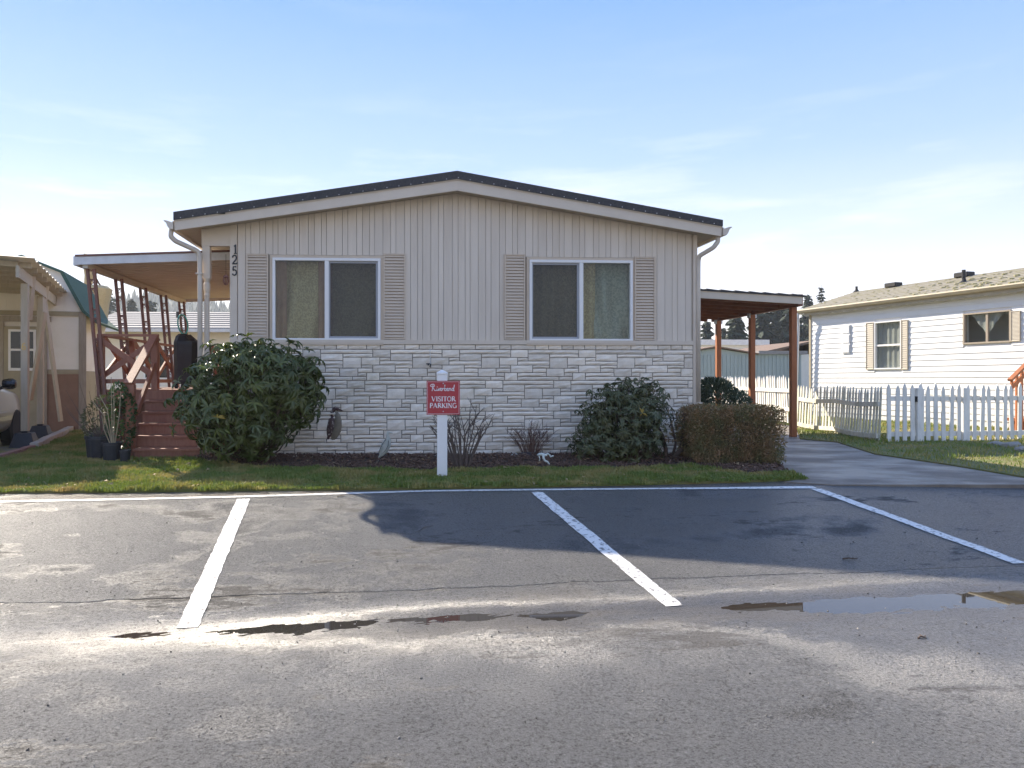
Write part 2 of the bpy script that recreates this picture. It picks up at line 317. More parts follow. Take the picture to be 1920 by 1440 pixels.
# ============================================================ GROUND
PHI = R(8.0); WL = -.307
def ab(x, y): return x*math.cos(PHI)+y*math.sin(PHI), -x*math.sin(PHI)+y*math.cos(PHI)
def xy(a, b): return a*math.cos(PHI)-b*math.sin(PHI), a*math.sin(PHI)+b*math.cos(PHI)
GA = [-40, -6, -1.7, -1.25, -.6, 0, .8, 1.45, 1.65, 2.3, 2.6, 3.4, 4.3, 5.6, 6.2, 40]
GD = [(.32 if k < 9 else .58)*q if q > 0 else q for k, q in enumerate( [-.02, -.015, -.006, .0015, .004, .0105, .0075, .0045, -.004, -.003, .007, .013, .014, .012, -.004, -.02])]
def za(a, b):
    a = np.asarray(a, float); b = np.asarray(b, float)
    b0 = 4.43+.035*np.sin(a*1.1+.5)+.015*np.sin(a*3.7)
    zg = WL-np.interp(a, GA, GD)
    s = (0-zg)/(7.3-b0); x = b-b0
    up = zg+s*(np.sqrt(x*x+.0025)-.05)
    dn = zg+.045*np.minimum(-x, .45)+.012*np.maximum(-x-.45, 0)
    z = np.where(x > 0, np.minimum(up, 0), dn)
    z = z+np.where(b < 7.1, .0022*np.sin(a*5.3+b*2.1)*np.sin(b*6.7-a*1.7)+.0015*np.sin(a*13.1)*np.sin(b*11+a*3), 0)
    return z
GN = np.random.default_rng(5)
def gz(x, y):
    a, b = ab(x, y); return float(za(a, b))
def unproj_road(u, v):
    Y = 5.0
    for i in range(40):
        x = (u-U0)/F*Y; Y = .5*Y+.5*(EYE-gz(x, Y))*F/(v-V0)
    x = (u-U0)/F*Y; return Vector((x, Y, gz(x, Y)))
av = np.unique(np.concatenate([np.linspace(-80, -6, 30), np.arange(-6, 8, .05), np.linspace(8, 80, 30)]))
bv = np.unique(np.round(np.concatenate([np.linspace(-30, 0, 12), np.arange(0, 3.8, .1), np.arange(3.8, 5.2, .02), np.arange(5.2, 7.2, .1), np.linspace(7.2, 8.6, 10)]), 4))
A, B = np.meshgrid(av, bv); Z = za(A, B)+np.where((B > 3.6) & (B < 5.0), GN.normal(size=A.shape)*.0011, 0); na, nb = len(av), len(bv)
idx = np.arange(na*nb).reshape(nb, na)
FQ = np.stack([idx[:-1, :-1], idx[:-1, 1:], idx[1:, 1:], idx[1:, :-1]], -1).reshape(-1, 4)
def asphalt_mat():
    m = bpy.data.materials.new('wet_asphalt'); m.use_nodes = True; n = m.node_tree.nodes; l = m.node_tree.links; b = n['Principled BSDF']
    tc = n.new('ShaderNodeTexCoord'); P = tc.outputs['Object']; sp = n.new('ShaderNodeSeparateXYZ'); l.new(P, sp.inputs[0])
    def noise(scale, detail=5, rough=.6, vec=None, st=None):
        t = n.new('ShaderNodeTexNoise'); t.inputs['Scale'].default_value = scale; t.inputs['Detail'].default_value = detail; t.inputs['Roughness'].default_value = rough
        v = vec or P
        if st:
            mm = n.new('ShaderNodeVectorMath'); mm.operation = 'MULTIPLY'; mm.inputs[1].default_value = st; l.new(v, mm.inputs[0]); v = mm.outputs[0]
        l.new(v, t.inputs['Vector']); return t.outputs[0]
    def rng(s, a, bb, c=0, d=1):
        r = n.new('ShaderNodeMapRange'); r.interpolation_type = 'SMOOTHSTEP'; r.inputs[1].default_value = a; r.inputs[2].default_value = bb; r.inputs[3].default_value = c; r.inputs[4].default_value = d; l.new(s, r.inputs[0]); return r.outputs[0]
    def math_(op, x, y=None):
        k = n.new('ShaderNodeMath'); k.operation = op
        for i, q in enumerate((x, y)):
            if q is None: continue
            if isinstance(q, (int, float)): k.inputs[i].default_value = q
            else: l.new(q, k.inputs[i])
        return k.outputs[0]
    def mix(f, c1, c2):
        k = n.new('ShaderNodeMixRGB')
        if isinstance(f, float): k.inputs[0].default_value = f
        else: l.new(f, k.inputs[0])
        for i, c in ((1, c1), (2, c2)):
            if isinstance(c, tuple): k.inputs[i].default_value = (*c, 1)
            else: l.new(c, k.inputs[i])
        return k.outputs[0]
    big = noise(.55, 6, .62, st=(.75, 1.5, 1)); mid = noise(2.3, 5, .6); fine = noise(60, 6, .8); grain = noise(170, 4, .7)
    vor = n.new('ShaderNodeTexVoronoi'); vor.inputs['Scale'].default_value = 170; l.new(P, vor.inputs['Vector'])
    base = mix(rng(mid, .35, .7), (.082,.080,.077), (.112,.108,.103))
    base = mix(rng(grain, .42, .66), base, (.18,.174,.166))
    base = mix(math_('MULTIPLY', rng(fine, .56, .66), .7), base, (.32,.308,.29))
    base = mix(math_('MULTIPLY', rng(fine, .44, .35), .8), base, (.035,.032,.029))
    # newer, darker stall paving
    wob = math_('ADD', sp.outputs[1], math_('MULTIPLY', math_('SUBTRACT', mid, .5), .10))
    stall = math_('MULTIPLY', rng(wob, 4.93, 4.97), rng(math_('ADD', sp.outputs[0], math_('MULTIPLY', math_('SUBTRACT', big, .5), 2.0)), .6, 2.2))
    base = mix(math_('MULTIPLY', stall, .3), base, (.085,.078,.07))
    # silt in and beside the gutter
    band = math_('MULTIPLY', rng(wob, 3.75, 4.1), rng(wob, 5.05, 4.75))
    silt = math_('MULTIPLY', band, rng(noise(1.5, 6, .65, st=(.6, 1.6, 1)), .46, .62))
    base = mix(math_('MULTIPLY', silt, .65), base, (.165,.145,.12))
    # dirt strip by the lawn
    edge = math_('MULTIPLY', rng(wob, 7.42, 7.52), .8)
    base = mix(math_('MULTIPLY', edge, rng(noise(3, 5), .3, .6)), base, (.14,.098,.07))
    # brown dry stains
    stain = rng(noise(.8, 9, .74, st=(.7, 1.7, 1)), .55, .62)
    base = mix(math_('MULTIPLY', stain, .55), base, (.10,.088,.075))
    # seams and cracks
    seam = math_('SUBTRACT', 1.0, rng(math_('ABSOLUTE', math_('SUBTRACT', wob, 4.95)), .004, .016))
    v2 = n.new('ShaderNodeTexVoronoi'); v2.feature = 'DISTANCE_TO_EDGE'; v2.inputs['Scale'].default_value = .55
    dv = n.new('ShaderNodeMixRGB'); dv.blend_type = 'ADD'; dv.inputs[0].default_value = .35; l.new(P, dv.inputs[1])
    nc = n.new('ShaderNodeTexNoise'); nc.inputs['Scale'].default_value = 2.4; nc.inputs['Detail'].default_value = 6; l.new(P, nc.inputs['Vector']); l.new(nc.outputs[1], dv.inputs[2]); l.new(dv.outputs[0], v2.inputs['Vector'])
    crack = math_('MULTIPLY', math_('SUBTRACT', 1.0, rng(v2.outputs[0], .002, .008)), rng(noise(.9, 3), .60, .66))
    lines = math_('MAXIMUM', math_('MULTIPLY', seam, .8), crack)
    base = mix(math_('MULTIPLY', lines, .8), base, (.018,.016,.015))
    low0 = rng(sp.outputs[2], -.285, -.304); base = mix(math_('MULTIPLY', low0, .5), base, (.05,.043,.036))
    l.new(base, b.inputs['Base Color'])
    wet = rng(math_('ADD', big, math_('MULTIPLY', math_('SUBTRACT', mid, .5), .5)), .30, .47)
    dry = math_('MAXIMUM', math_('SUBTRACT', 1.0, wet), stain)
    low = rng(sp.outputs[2], -.27, -.303)                      # the wettest paving lies along the gutter
    dry = math_('MULTIPLY', dry, math_('SUBTRACT', 1.0, math_('MULTIPLY', low, .8)))
    ro = n.new('ShaderNodeMapRange'); ro.inputs[3].default_value = .30; ro.inputs[4].default_value = .72; l.new(dry, ro.inputs[0]); l.new(ro.outputs[0], b.inputs['Roughness'])
    sp_ = n.new('ShaderNodeMapRange'); sp_.inputs[3].default_value = .95; sp_.inputs[4].default_value = .18; l.new(dry, sp_.inputs[0]); l.new(math_('MULTIPLY', sp_.outputs[0], math_('MULTIPLY', rng(fine, .40, .54, .12, 1.25), rng(grain, .36, .52, .3, 1.1))), b.inputs['Specular IOR Level'])
    h = math_('ADD', math_('MULTIPLY', grain, 1.1), math_('MULTIPLY', fine, 1.6)); h = math_('SUBTRACT', h, math_('MULTIPLY', lines, 2.5))
    bp = n.new('ShaderNodeBump'); bp.inputs['Distance'].default_value = .022; l.new(h, bp.inputs['Height'])
    bs = n.new('ShaderNodeMapRange'); bs.inputs[3].default_value = .80; bs.inputs[4].default_value = .35; l.new(low, bs.inputs[0]); l.new(bs.outputs[0], bp.inputs['Strength']); l.new(bp.outputs[0], b.inputs['Normal'])
    return m
M['asphalt'] = asphalt_mat()
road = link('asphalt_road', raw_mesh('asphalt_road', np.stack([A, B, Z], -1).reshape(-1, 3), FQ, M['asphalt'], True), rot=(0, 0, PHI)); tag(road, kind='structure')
# water standing in the gutter
wm = bpy.data.materials.new('puddle_water'); wm.use_nodes = True; wb = wm.node_tree.nodes['Principled BSDF']
wb.inputs['Base Color'].default_value = (.035,.03,.025,1); wb.inputs['Roughness'].default_value = .015; wb.inputs['IOR'].default_value = 1.33; wb.inputs['Specular IOR Level'].default_value = .75
for nm, a0, a1 in (('puddle', -1.5, 1.9), ('puddle', 2.1, 6.1)):
    mb = MB(); mb.add([(a0, 3.9, WL), (a1, 3.9, WL), (a1, 4.75, WL), (a0, 4.75, WL)], [(0, 1, 2, 3)])
    tag(mb.build(nm, wm, rot=(0, 0, PHI), fix=False), kind='structure')
# painted stall lines
def paint(name, path, w, lift=.004):
    """path: world xy points; a strip of width w following the paving"""
    pts = []
    for i in range(len(path)-1):
        p, q = Vector(path[i][:2]), Vector(path[i+1][:2]); k = max(2, int((q-p).length/.06))
        pts += [p.lerp(q, j/k) for j in range(k)]
    pts.append(Vector(path[-1][:2])); mb = MB(); vs = []
    for i, p in enumerate(pts):
        d = (pts[min(i+1, len(pts)-1)]-pts[max(i-1, 0)]).normalized(); nn = Vector((-d.y, d.x))
        for s in (-1, -.33, .33, 1):
            e = random.uniform(-.0045, .0035)*(abs(s) == 1); q = p+nn*(s*(w/2+e)); vs.append((q.x, q.y, gz(q.x, q.y)+lift))
    mb.add(vs, [(i*4+k, i*4+k+1, i*4+k+5, i*4+k+4) for i in range(len(pts)-1) for k in range(3)])
    return tag(mb.build(name, M['paint_line'], fix=False), kind='structure')
RP = lambda u, v: unproj_road(u, v)[:2]
paint('parking_line', [RP(-300, 949), RP(0, 941), RP(240, 936.5), RP(455, 931.5), RP(800, 921), RP(1010, 918.5), RP(1300, 916), RP(1528, 914)], .10)
paint('parking_line', [RP(457, 936), RP(351, 1178)], .125, .0045)
paint('parking_line', [RP(1006, 923), RP(1265, 1137)], .12, .0045)
paint('parking_line', [RP(1530, 917), RP(1912, 1057)], .12, .0045)
# far ground, one sheet on each side of the road
mb = MB(); mb.add([(-600, 8.2, -.03), (600, 8.2, -.03), (600, 700, -.03), (-600, 700, -.03)], [(0, 1, 2, 3)])
tag(mb.build('ground', mk('far_ground', (.075,.085,.03), (.13,.115,.06), .25, .95, .5, 8, world=True), rot=(0, 0, PHI), fix=False), kind='structure')
mb = MB(); mb.add([(-600, -250, -.2), (600, -250, -.2), (600, -9, -.2), (-600, -9, -.2)], [(0, 1, 2, 3)])
tag(mb.build('ground', M['turf'], rot=(0, 0, PHI), fix=False), kind='structure')
def sheet(name, pts, z, mat, kind='structure', thick=.05):
    mb = MB(); P = [(p[0], p[1]) for p in pts]; mb.prism(P, 'z', z-thick, z)
    return tag(mb.build(name, mat), kind=kind)
G = lambda u, v, z=0.0: unproj(u, v, z)[:2]
LZ = .03
lawn = [G(-250,923,LZ),G(0,920,LZ),G(240,918.5,LZ),G(480,915.5,LZ),G(700,914,LZ),G(960,910,LZ),G(1200,905,LZ),G(1400,900,LZ),G(1512,896,LZ),G(1480,886,LZ),G(1400,886,LZ),G(1300,873,LZ),G(1150,877,LZ),G(960,877,LZ),G(800,881,LZ),G(640,879,LZ),G(480,875,LZ),G(378,866,LZ),G(374,846,LZ),G(170,838,LZ),G(150,803,LZ),G(140,808,LZ),G(90,833,LZ),G(0,860,LZ),G(-150,905,LZ)]
sheet('lawn', lawn, LZ, M['turf'])
rl = [G(1500,822,LZ),G(1570,828,LZ),G(1640,850,LZ),G(1780,870,LZ),G(1920,893,LZ),G(2100,918,LZ),(17,9.6),(17,32),(9.8,32),(8.65,18.0)]
sheet('lawn', rl, LZ, M['turf'])
dr = [G(1470,903,.012),G(1512,897,.012),G(1478,884,.012),G(1462,868,.012),G(1470,845,.012),(5.6,13),(5.0,19),(5.0,24),(8.4,24),(8.6,18),G(1500,821,.012),G(1570,827,.012),G(1640,849,.012),G(1780,869,.012),G(1920,892,.012),G(2100,917,.012),G(2100,922,.012),G(1930,908.5,.012),G(1560,908.5,.012)]
sheet('driveway', dr, .012, M['drive'])
lg = [G(-150,904,.01),G(0,859,.01),G(90,832,.01),G(140,807,.01),G(150,802,.01),(-6.3,17),(-6.3,22),(-18,22),(-18,9)]
sheet('gravel_drive', lg, .010, M['gravel'])
bed = [G(378,867,.02),G(480,876,.02),G(640,880,.02),G(800,882,.02),G(960,878,.02),G(1150,878,.02),G(1300,874,.02),G(1400,887,.02),G(1480,887,.02),(4.75,10.6),(4.75,12.4),(4.0,12.4),(3.8,11.18),(-3.35,10.8),(-3.4,10.4)]
mb = MB(); mb.prism(bed, 'z', -.04, .02); tag(mb.build('mulch_bed', M['mulch_bed']), kind='structure')
# bark chips over the bed (uncountable)
def scatter_pts(poly, n):
    P = np.array([(p[0], p[1]) for p in poly]); lo, hi = P.min(0), P.max(0); out = []
    while sum(map(len, out)) < n:
        q = RNG.uniform(lo, hi, (n*2, 2)); out.append(q[in_poly(q, poly)])
    return np.concatenate(out)[:n]
pc = scatter_pts(bed, 9000); n = len(pc)
dirs = RNG.normal(size=(n, 3)); dirs[:, 2] *= .35; ups = np.tile([0, 0, 1.0], (n, 1))+RNG.normal(size=(n, 3))*.4
chip = [(-.5,-.5,-.12),(.5,-.4,-.12),(.45,.5,-.12),(-.45,.4,-.12),(-.4,-.4,.12),(.5,-.3,.12),(.4,.4,.12),(-.5,.3,.12)]
cf = [(0,3,2,1),(4,5,6,7),(0,1,5,4),(1,2,6,5),(2,3,7,6),(3,0,4,7)]
fa = np.clip((10.9-pc[:, 1])/1.0, 0, 1); mound = .06*np.sin(np.clip(fa, 0, 1)*3.14)
V_, F_ = scatter(chip, cf, rots(dirs, ups), np.c_[pc, .03+mound*RNG.uniform(.2, 1, n)+RNG.uniform(0, .03, n)], np.c_[RNG.uniform(.02, .07, n), RNG.uniform(.012, .03, n), RNG.uniform(.01, .025, n)])
tag(link('bark_mulch', raw_mesh('bark_mulch', V_, F_, M['mulch'])), 'dark brown bark mulch spread along the foot of the stone wall', 'mulch', kind='stuff')
# grass blades
def grass(name, poly, n, h0, h1, mat, label, z=LZ, front=None):
    P = scatter_pts(poly, n)
    if front is not None: P = np.concatenate([P, front])
    n = len(P); az = RNG.uniform(0, 6.283, n); lean = RNG.uniform(.1, .8, n); patch = .75+.35*np.sin(P[:, 0]*2.1+1)*np.sin(P[:, 1]*2.7)+.25*np.sin(P[:, 0]*7.3)*np.sin(P[:, 1]*6.1+2)+.3*np.sin(P[:, 0]*19+P[:, 1]*8)*np.sin(P[:, 1]*17)
    h = RNG.uniform(h0, h1, n)*np.clip(patch, .45, 1.3); w = RNG.uniform(.0025, .005, n)*(1+.05*P[:, 1])
    dx, dy = np.cos(az), np.sin(az); o = np.c_[P, np.full(n, z-.004)]
    sx = np.c_[-dy*w, dx*w, np.zeros(n)]; tip = np.c_[dx*h*lean, dy*h*lean, h]; midp = np.c_[dx*h*lean*.3, dy*h*lean*.3, h*.6]
    V = np.stack([o-sx, o+sx, o+midp+sx*.8, o+tip, o+midp-sx*.8], 1).reshape(-1, 3)
    i = np.arange(n)*5; Fc = np.concatenate([np.stack([i, i+1, i+2, i+4], 1), np.stack([i+4, i+2, i+3, i+3], 1)])
    q = Fc[:n]; t = Fc[n:, :3]
    me = bpy.data.meshes.new(name); me.vertices.add(len(V)); me.vertices.foreach_set('co', V.astype(np.float32).ravel())
    lv = np.concatenate([q.ravel(), t.ravel()]).astype(np.int32); ls = np.concatenate([np.arange(n)*4, n*4+np.arange(n)*3]).astype(np.int32)
    me.loops.add(len(lv)); me.loops.foreach_set('vertex_index', lv); me.polygons.add(2*n); me.polygons.foreach_set('loop_start', ls)
    me.materials.append(mat); me.update(calc_edges=True); me.validate()
    return tag(link(name, me), label, 'grass', kind='stuff')
fe = [Vector(p) for p in lawn[0:9]]; fr = []
for i in range(len(fe)-1):
    k = int((fe[i+1]-fe[i]).length*550); t = RNG.uniform(0, 1, k); e = np.array(fe[i])[None]*(1-t[:, None])+np.array(fe[i+1])[None]*t[:, None]
    e[:, 1] -= RNG.normal(0, .03, k)+.035*np.sin(e[:, 0]*9)*np.sin(e[:, 0]*3.3)+.03*np.sin(e[:, 0]*23); fr.append(e)
grass('grass', lawn, 110000, .022, .06, M['grass'], 'short green and straw grass strip in front of the beige house', front=np.concatenate(fr))
grass('grass', rl, 75000, .03, .075, M['grass_right'], 'sunlit green grass round the white picket fence')
# ============================================================ MAIN HOUSE
H = Frame(0, 11.0, 3.1)
house = empty('mobile_home', (0, 11.0, 0), H.th, 'beige double-wide mobile home with pale stone skirting and two shuttered windows', 'house')
TL = H.hit(432, 600)[0]; TR = H.hit(1306, 600)[0]; TP = H.hit(378, 600)[0]
ZS = H.hit(821, 640)[1]; FD = -.3
rt = [H.hit(326,398,FD), H.hit(857,321,FD), H.hit(1354,413,FD)]
rb = [H.hit(326,413,FD), H.hit(857,336,FD), H.hit(1354,425,FD)]
fb = [H.hit(332,432,FD), H.hit(857,357,FD), H.hit(1351,443,FD)]
fb = [(rb[0][0]+.01, fb[0][1]), fb[1], (rb[2][0]-.01, fb[2][1])]
DEPTH = 15.0
def zsof(t):
    (a, za_), (b, zb), (c, zc) = fb
    return (za_+(zb-za_)*(t-a)/(b-a) if t < b else zb+(zc-zb)*(t-b)/(c-b))+.035
# roof
mb = MB(); mb.prism([rt[0], rt[1], rt[2], rb[2], rb[1], rb[0]], 'y', FD-.03, DEPTH)
roof = mb.build('roof', M['shingle_edge'], house)
for i in (0, 1):
    mb = MB(); mb.prism([rb[i], rb[i+1], fb[i+1], fb[i]], 'y', FD, FD+.03); f_ = mb.build('fascia_board', M['trim'], roof)
    mb = MB(); k = .012; mb.prism([(rb[i][0], rb[i][1]+.004), (rb[i+1][0], rb[i+1][1]+.004), (rb[i+1][0], rb[i+1][1]-.014), (rb[i][0], rb[i][1]-.014)], 'y', FD-.012, FD-.002); mb.build('drip_edge', M['gutter'], roof)
mb = MB(); mb.prism([(fb[0][0], zsof(fb[0][0])+.02), (fb[1][0], zsof(fb[1][0])+.02), (fb[2][0], zsof(fb[2][0])+.02), (fb[2][0], zsof(fb[2][0])), (fb[1][0], zsof(fb[1][0])), (fb[0][0], zsof(fb[0][0]))], 'y', FD+.031, DEPTH-.02)
mb.build('soffit', M['soffit'], roof)
for s, e in ((-1, 0), (1, 2)):      # eave boards and gutters running back along both sides
    x = rb[e][0]; mb = MB(); mb.box(x+s*.003, x-s*.022, FD+.032, DEPTH-.03, fb[e][1]+.002, rb[e][1]-.004); mb.build('eave_board', M['trim'], roof)
    z1 = rb[e][1]-.012; mb = MB(); pr = [(x+s*.005, z1), (x+s*.005, z1-.115), (x+s*.055, z1-.115), (x+s*.085, z1-.075), (x+s*.10, z1-.03), (x+s*.135, z1-.005), (x+s*.135, z1+.008), (x+s*.10, z1+.006), (x+s*.02, z1-.02)]
    mb.prism(pr, 'y', FD-.025, DEPTH); mb.build('gutter', M['gutter'], roof)
# a few nail heads and a loose bracket on the rake edge
mb = MB()
for i in range(46):
    t = rb[0][0]+.1+i*.17
    if t > rb[2][0]-.1: break
    zz = rb[0][1]+(rb[1][1]-rb[0][1])*(t-rb[0][0])/(rb[1][0]-rb[0][0]) if t < rb[1][0] else rb[1][1]+(rb[2][1]-rb[1][1])*(t-rb[1][0])/(rb[2][0]-rb[1][0])
    mb.box(t-.006, t+.006, FD-.034, FD-.030, zz+.012, zz+.022)
o = mb.build('nail_heads', M['white_metal'], roof); o['kind'] = 'stuff'
for (u, v) in ((416, 399),):
    t, z = H.hit(u, v, FD); MB().box(t-.05, t+.05, FD-.02, FD-.013, z-.02, z+.012).build('bracket', M['iron'], roof)
# walls: backing with window openings
W = []
for (u0, u1, v0, v1) in ((511, 714, 484, 640), (992, 1186, 488, 641)):
    a = H.hit(u0, v0); b = H.hit(u1, v1); W.append((a[0], b[0], b[1], (a[1]+H.hit(u1, v0)[1])/2))
mb = MB(); zb = ZS+.01
def wallrect(t0, t1, z0, z1f):
    mb.prism([(t0, z0), (t1, z0), (t1, z1f(t1)), (t0, z1f(t0))], 'y', .03, .12)
wallrect(TL, W[0][0], 0, zsof); wallrect(W[0][1], fb[1][0], 0, zsof); wallrect(fb[1][0], W[1][0], 0, zsof); wallrect(W[1][1], TR-.001, 0, zsof)
for w in W:
    wallrect(w[0], w[1], 0, lambda t: w[2]); wallrect(w[0], w[1], w[3], zsof)
wall = mb.build('wall', M['groove'], house)
mb = MB(); mb.box(TL, TL+.1, .121, DEPTH-.3, 0, zsof(TL)); mb.box(TR-.1, TR, .121, DEPTH-.3, 0, zsof(TR)); mb.box(TL+.1, TR-.1, DEPTH-.4, DEPTH-.3, 0, 3.3); mb.box(TL+.1, TR-.1, 4.2, 4.3, .8, 3.2); mb.box(TL+.1, TR-.1, .121, 4.2, .7, .8)
mb.build('side_wall', M['trim'], house)
# vertical siding boards with grooves
t = TL+.105; pat = [.112, .078, .128, .086, .104, .074, .120]; k = 0; n_b = 0
sh_l = 0
while t < TR-.06:
    w_ = min(pat[k % 7], TR-.06-t); k += 1; t1 = t+w_-.005
    segs = [(ZS+.02, None)]
    for w in W:
        if t1 > w[0]-.045 and t < w[1]+.045: segs = [(w[3]+.045, None)]
    for z0, _ in segs:
        mb = MB(); pts = [(t, z0), (t1, z0)]
        if t < fb[1][0] < t1: pts += [(t1, zsof(t1)-.003), (fb[1][0], zsof(fb[1][0])-.003), (t, zsof(t)-.003)]
        else: pts += [(t1, zsof(t1)-.003), (t, zsof(t)-.003)]
        mb.prism(pts, 'y', 0, .028); mb.build('siding_board', M['siding'], wall)
    t += w_
mb = MB(); mb.box(TL+.1, TR-.055, .0285, .0298, ZS+.02, ZS+.05); 
# corner boards
mb = MB(); mb.prism([(TL-.003, 0), (TL+.098, 0), (TL+.098, zsof(TL+.098)-.004), (TL-.003, zsof(TL)-.004)], 'y', -.02, .028); mb.build('corner_board', M['trim'], wall)
mb = MB(); mb.prism([(TR-.058, 0), (TR+.004, 0), (TR+.004, zsof(TR)-.004), (TR-.058, zsof(TR-.058)-.004)], 'y', -.02, .028); mb.build('corner_board', M['trim'], wall)
mb = MB(); mb.prism([(TL+.098, ZS-.045), (TR-.058, ZS-.045), (TR-.058, ZS+.018), (TL+.098, ZS+.018)], 'y', -.035, .028); mb.build('belt_trim', M['trim'], wall)
# porch recess: beam, turned post
PT0, PT1 = H.hit(380, 600, .03)[0], H.hit(394, 600, .03)[0]
zb0 = H.hit(400, 461)[1]
mb = MB(); mb.prism([(TP, zb0), (TL-.004, zb0), (TL-.004, zsof(TL)-.004), (TP, zsof(TP)-.004)], 'y', 0, .09); mb.build('porch_beam', M['trim'], house)
mb = MB(); pc_ = (PT0+PT1)/2; pw = (PT1-PT0)/2; mb.box(pc_-pw, pc_+pw, .005, .005+2*pw, H.hit(386,522)[1], zb0-.002); mb.box(pc_-pw, pc_+pw, .005, .005+2*pw, 0, .95)
zt_ = H.hit(386,522)[1]; L_ = zt_-.95; r_ = pw*.95
pr = [(r_,0),(r_*1.02,.02),(r_*.8,.05),(r_*.95,.08),(r_*.7,.12),(r_*.85,.3),(r_*.78,.55*L_),(r_*.72,L_-.28),(r_*.9,L_-.24),(r_*.72,L_-.21),(r_*1.0,L_-.15),(r_*.98,L_-.08),(r_*.72,L_-.05),(r_*.95,L_-.02),(r_,L_)]
mb.lathe(pr, (pc_, .005+pw, .95), 14); mb.build('porch_post', M['trim'], house)
# downspouts
def spout(pts, r=.035):
    mb = MB(); pts = [Vector(p) for p in pts]; sm = [pts[0]]
    for i in range(1, len(pts)-1):
        for q in (.25, .0, -.25):
            p = pts[i]; sm.append(p.lerp(pts[i-1], q*.6) if q > 0 else (p.lerp(pts[i+1], -q*.6) if q < 0 else p.lerp((pts[i-1]+pts[i+1])/2, .08)))
    sm.append(pts[-1]); mb.tube(sm, r, 8); return mb.build('downspout', M['gutter'], house, smooth=True)
def hp(u, v, d): t, z = H.hit(u, v, d); return (t, d, z)
spout([hp(322,424,-.22), hp(320,443,-.22), hp(329,452,-.2), hp(371,471,-.06), hp(375,483,-.05), (H.hit(375,483,-.05)[0], -.05, .06)])
spout([hp(1346,440,-.22), hp(1346,453,-.22), hp(1338,464,-.2), hp(1311,480,-.03), hp(1309,492,-.02), (H.hit(1309,492,-.02)[0]+.005, -.02, .75)])
mb = MB(); q = H.hit(1309,492,-.02)[0]+.005; mb.box(q-.045, q+.045, -.065, .02, .06, .80); mb.build('downspout_boot', M['trim'], house)
for (u, v) in ((374, 513),):
    t_, z_ = H.hit(u, v, -.05); MB().box(t_-.045, t_+.045, -.09, -.004, z_-.012, z_+.012).build('downspout_strap', M['gutter'], house)
# windows
def slat_panel(mb, t0, t1, z0, z1, y, n):
    h = (z1-z0)/n
    for i in range(n):
        a = z0+i*h
        g = .011; mb.add([(t0, y-.009, a+g), (t1, y-.009, a+g), (t1, y+.002, a+h), (t0, y+.002, a+h), (t0, y+.018, a+g), (t1, y+.018, a+g)], [(0,1,2,3), (0,4,5,1), (2,1,5), (3,4,0), (3,2,5,4)])
def shutter(parent, t0, t1, z0, z1, y, mat, n, name='shutter', wr=.022):
    mb = MB(); mb.box(t0, t0+wr, y-.012, y+.02, z0, z1); mb.box(t1-wr, t1, y-.012, y+.02, z0, z1); mb.box(t0+wr, t1-wr, y-.0115, y+.02, z0, z0+wr); mb.box(t0+wr, t1-wr, y-.0115, y+.02, z1-wr, z1)
    mb.box(t0+wr, t1-wr, y+.0205, y+.024, z0+wr, z1-wr)
    slat_panel(mb, t0+wr, t1-wr, z0+wr, z1-wr, y, n); return mb.build(name, mat, parent)
def folds(t0, t1, z0, z1, y, amp, wl, mat, parent, name='curtain', pinch=0.0, n=60, drape=0.0):
    V = []; Fc = []; rows = 12
    for j in range(rows+1):
        fz = j/rows; z = z1+(z0-z1)*fz
        for i in range(n+1):
            fx = i/n; t = t0+(t1-t0)*fx; c = (t0+t1)/2; tt = c+(t-c)*(1-pinch*math.sin(fz*3.14))
            V.append((tt, y+amp*(.35+.65*fz)*math.sin((fx*(t1-t0)/wl+drape*fz*fz)*6.283+1.3*math.sin(fx*5))+amp*.5*math.sin(fx*11+fz*3), z))
    for j in range(rows):
        for i in range(n): a = j*(n+1)+i; Fc.append((a, a+1, a+n+2, a+n+1))
    return link(name, raw_mesh(name, V, Fc, mat, True), parent)
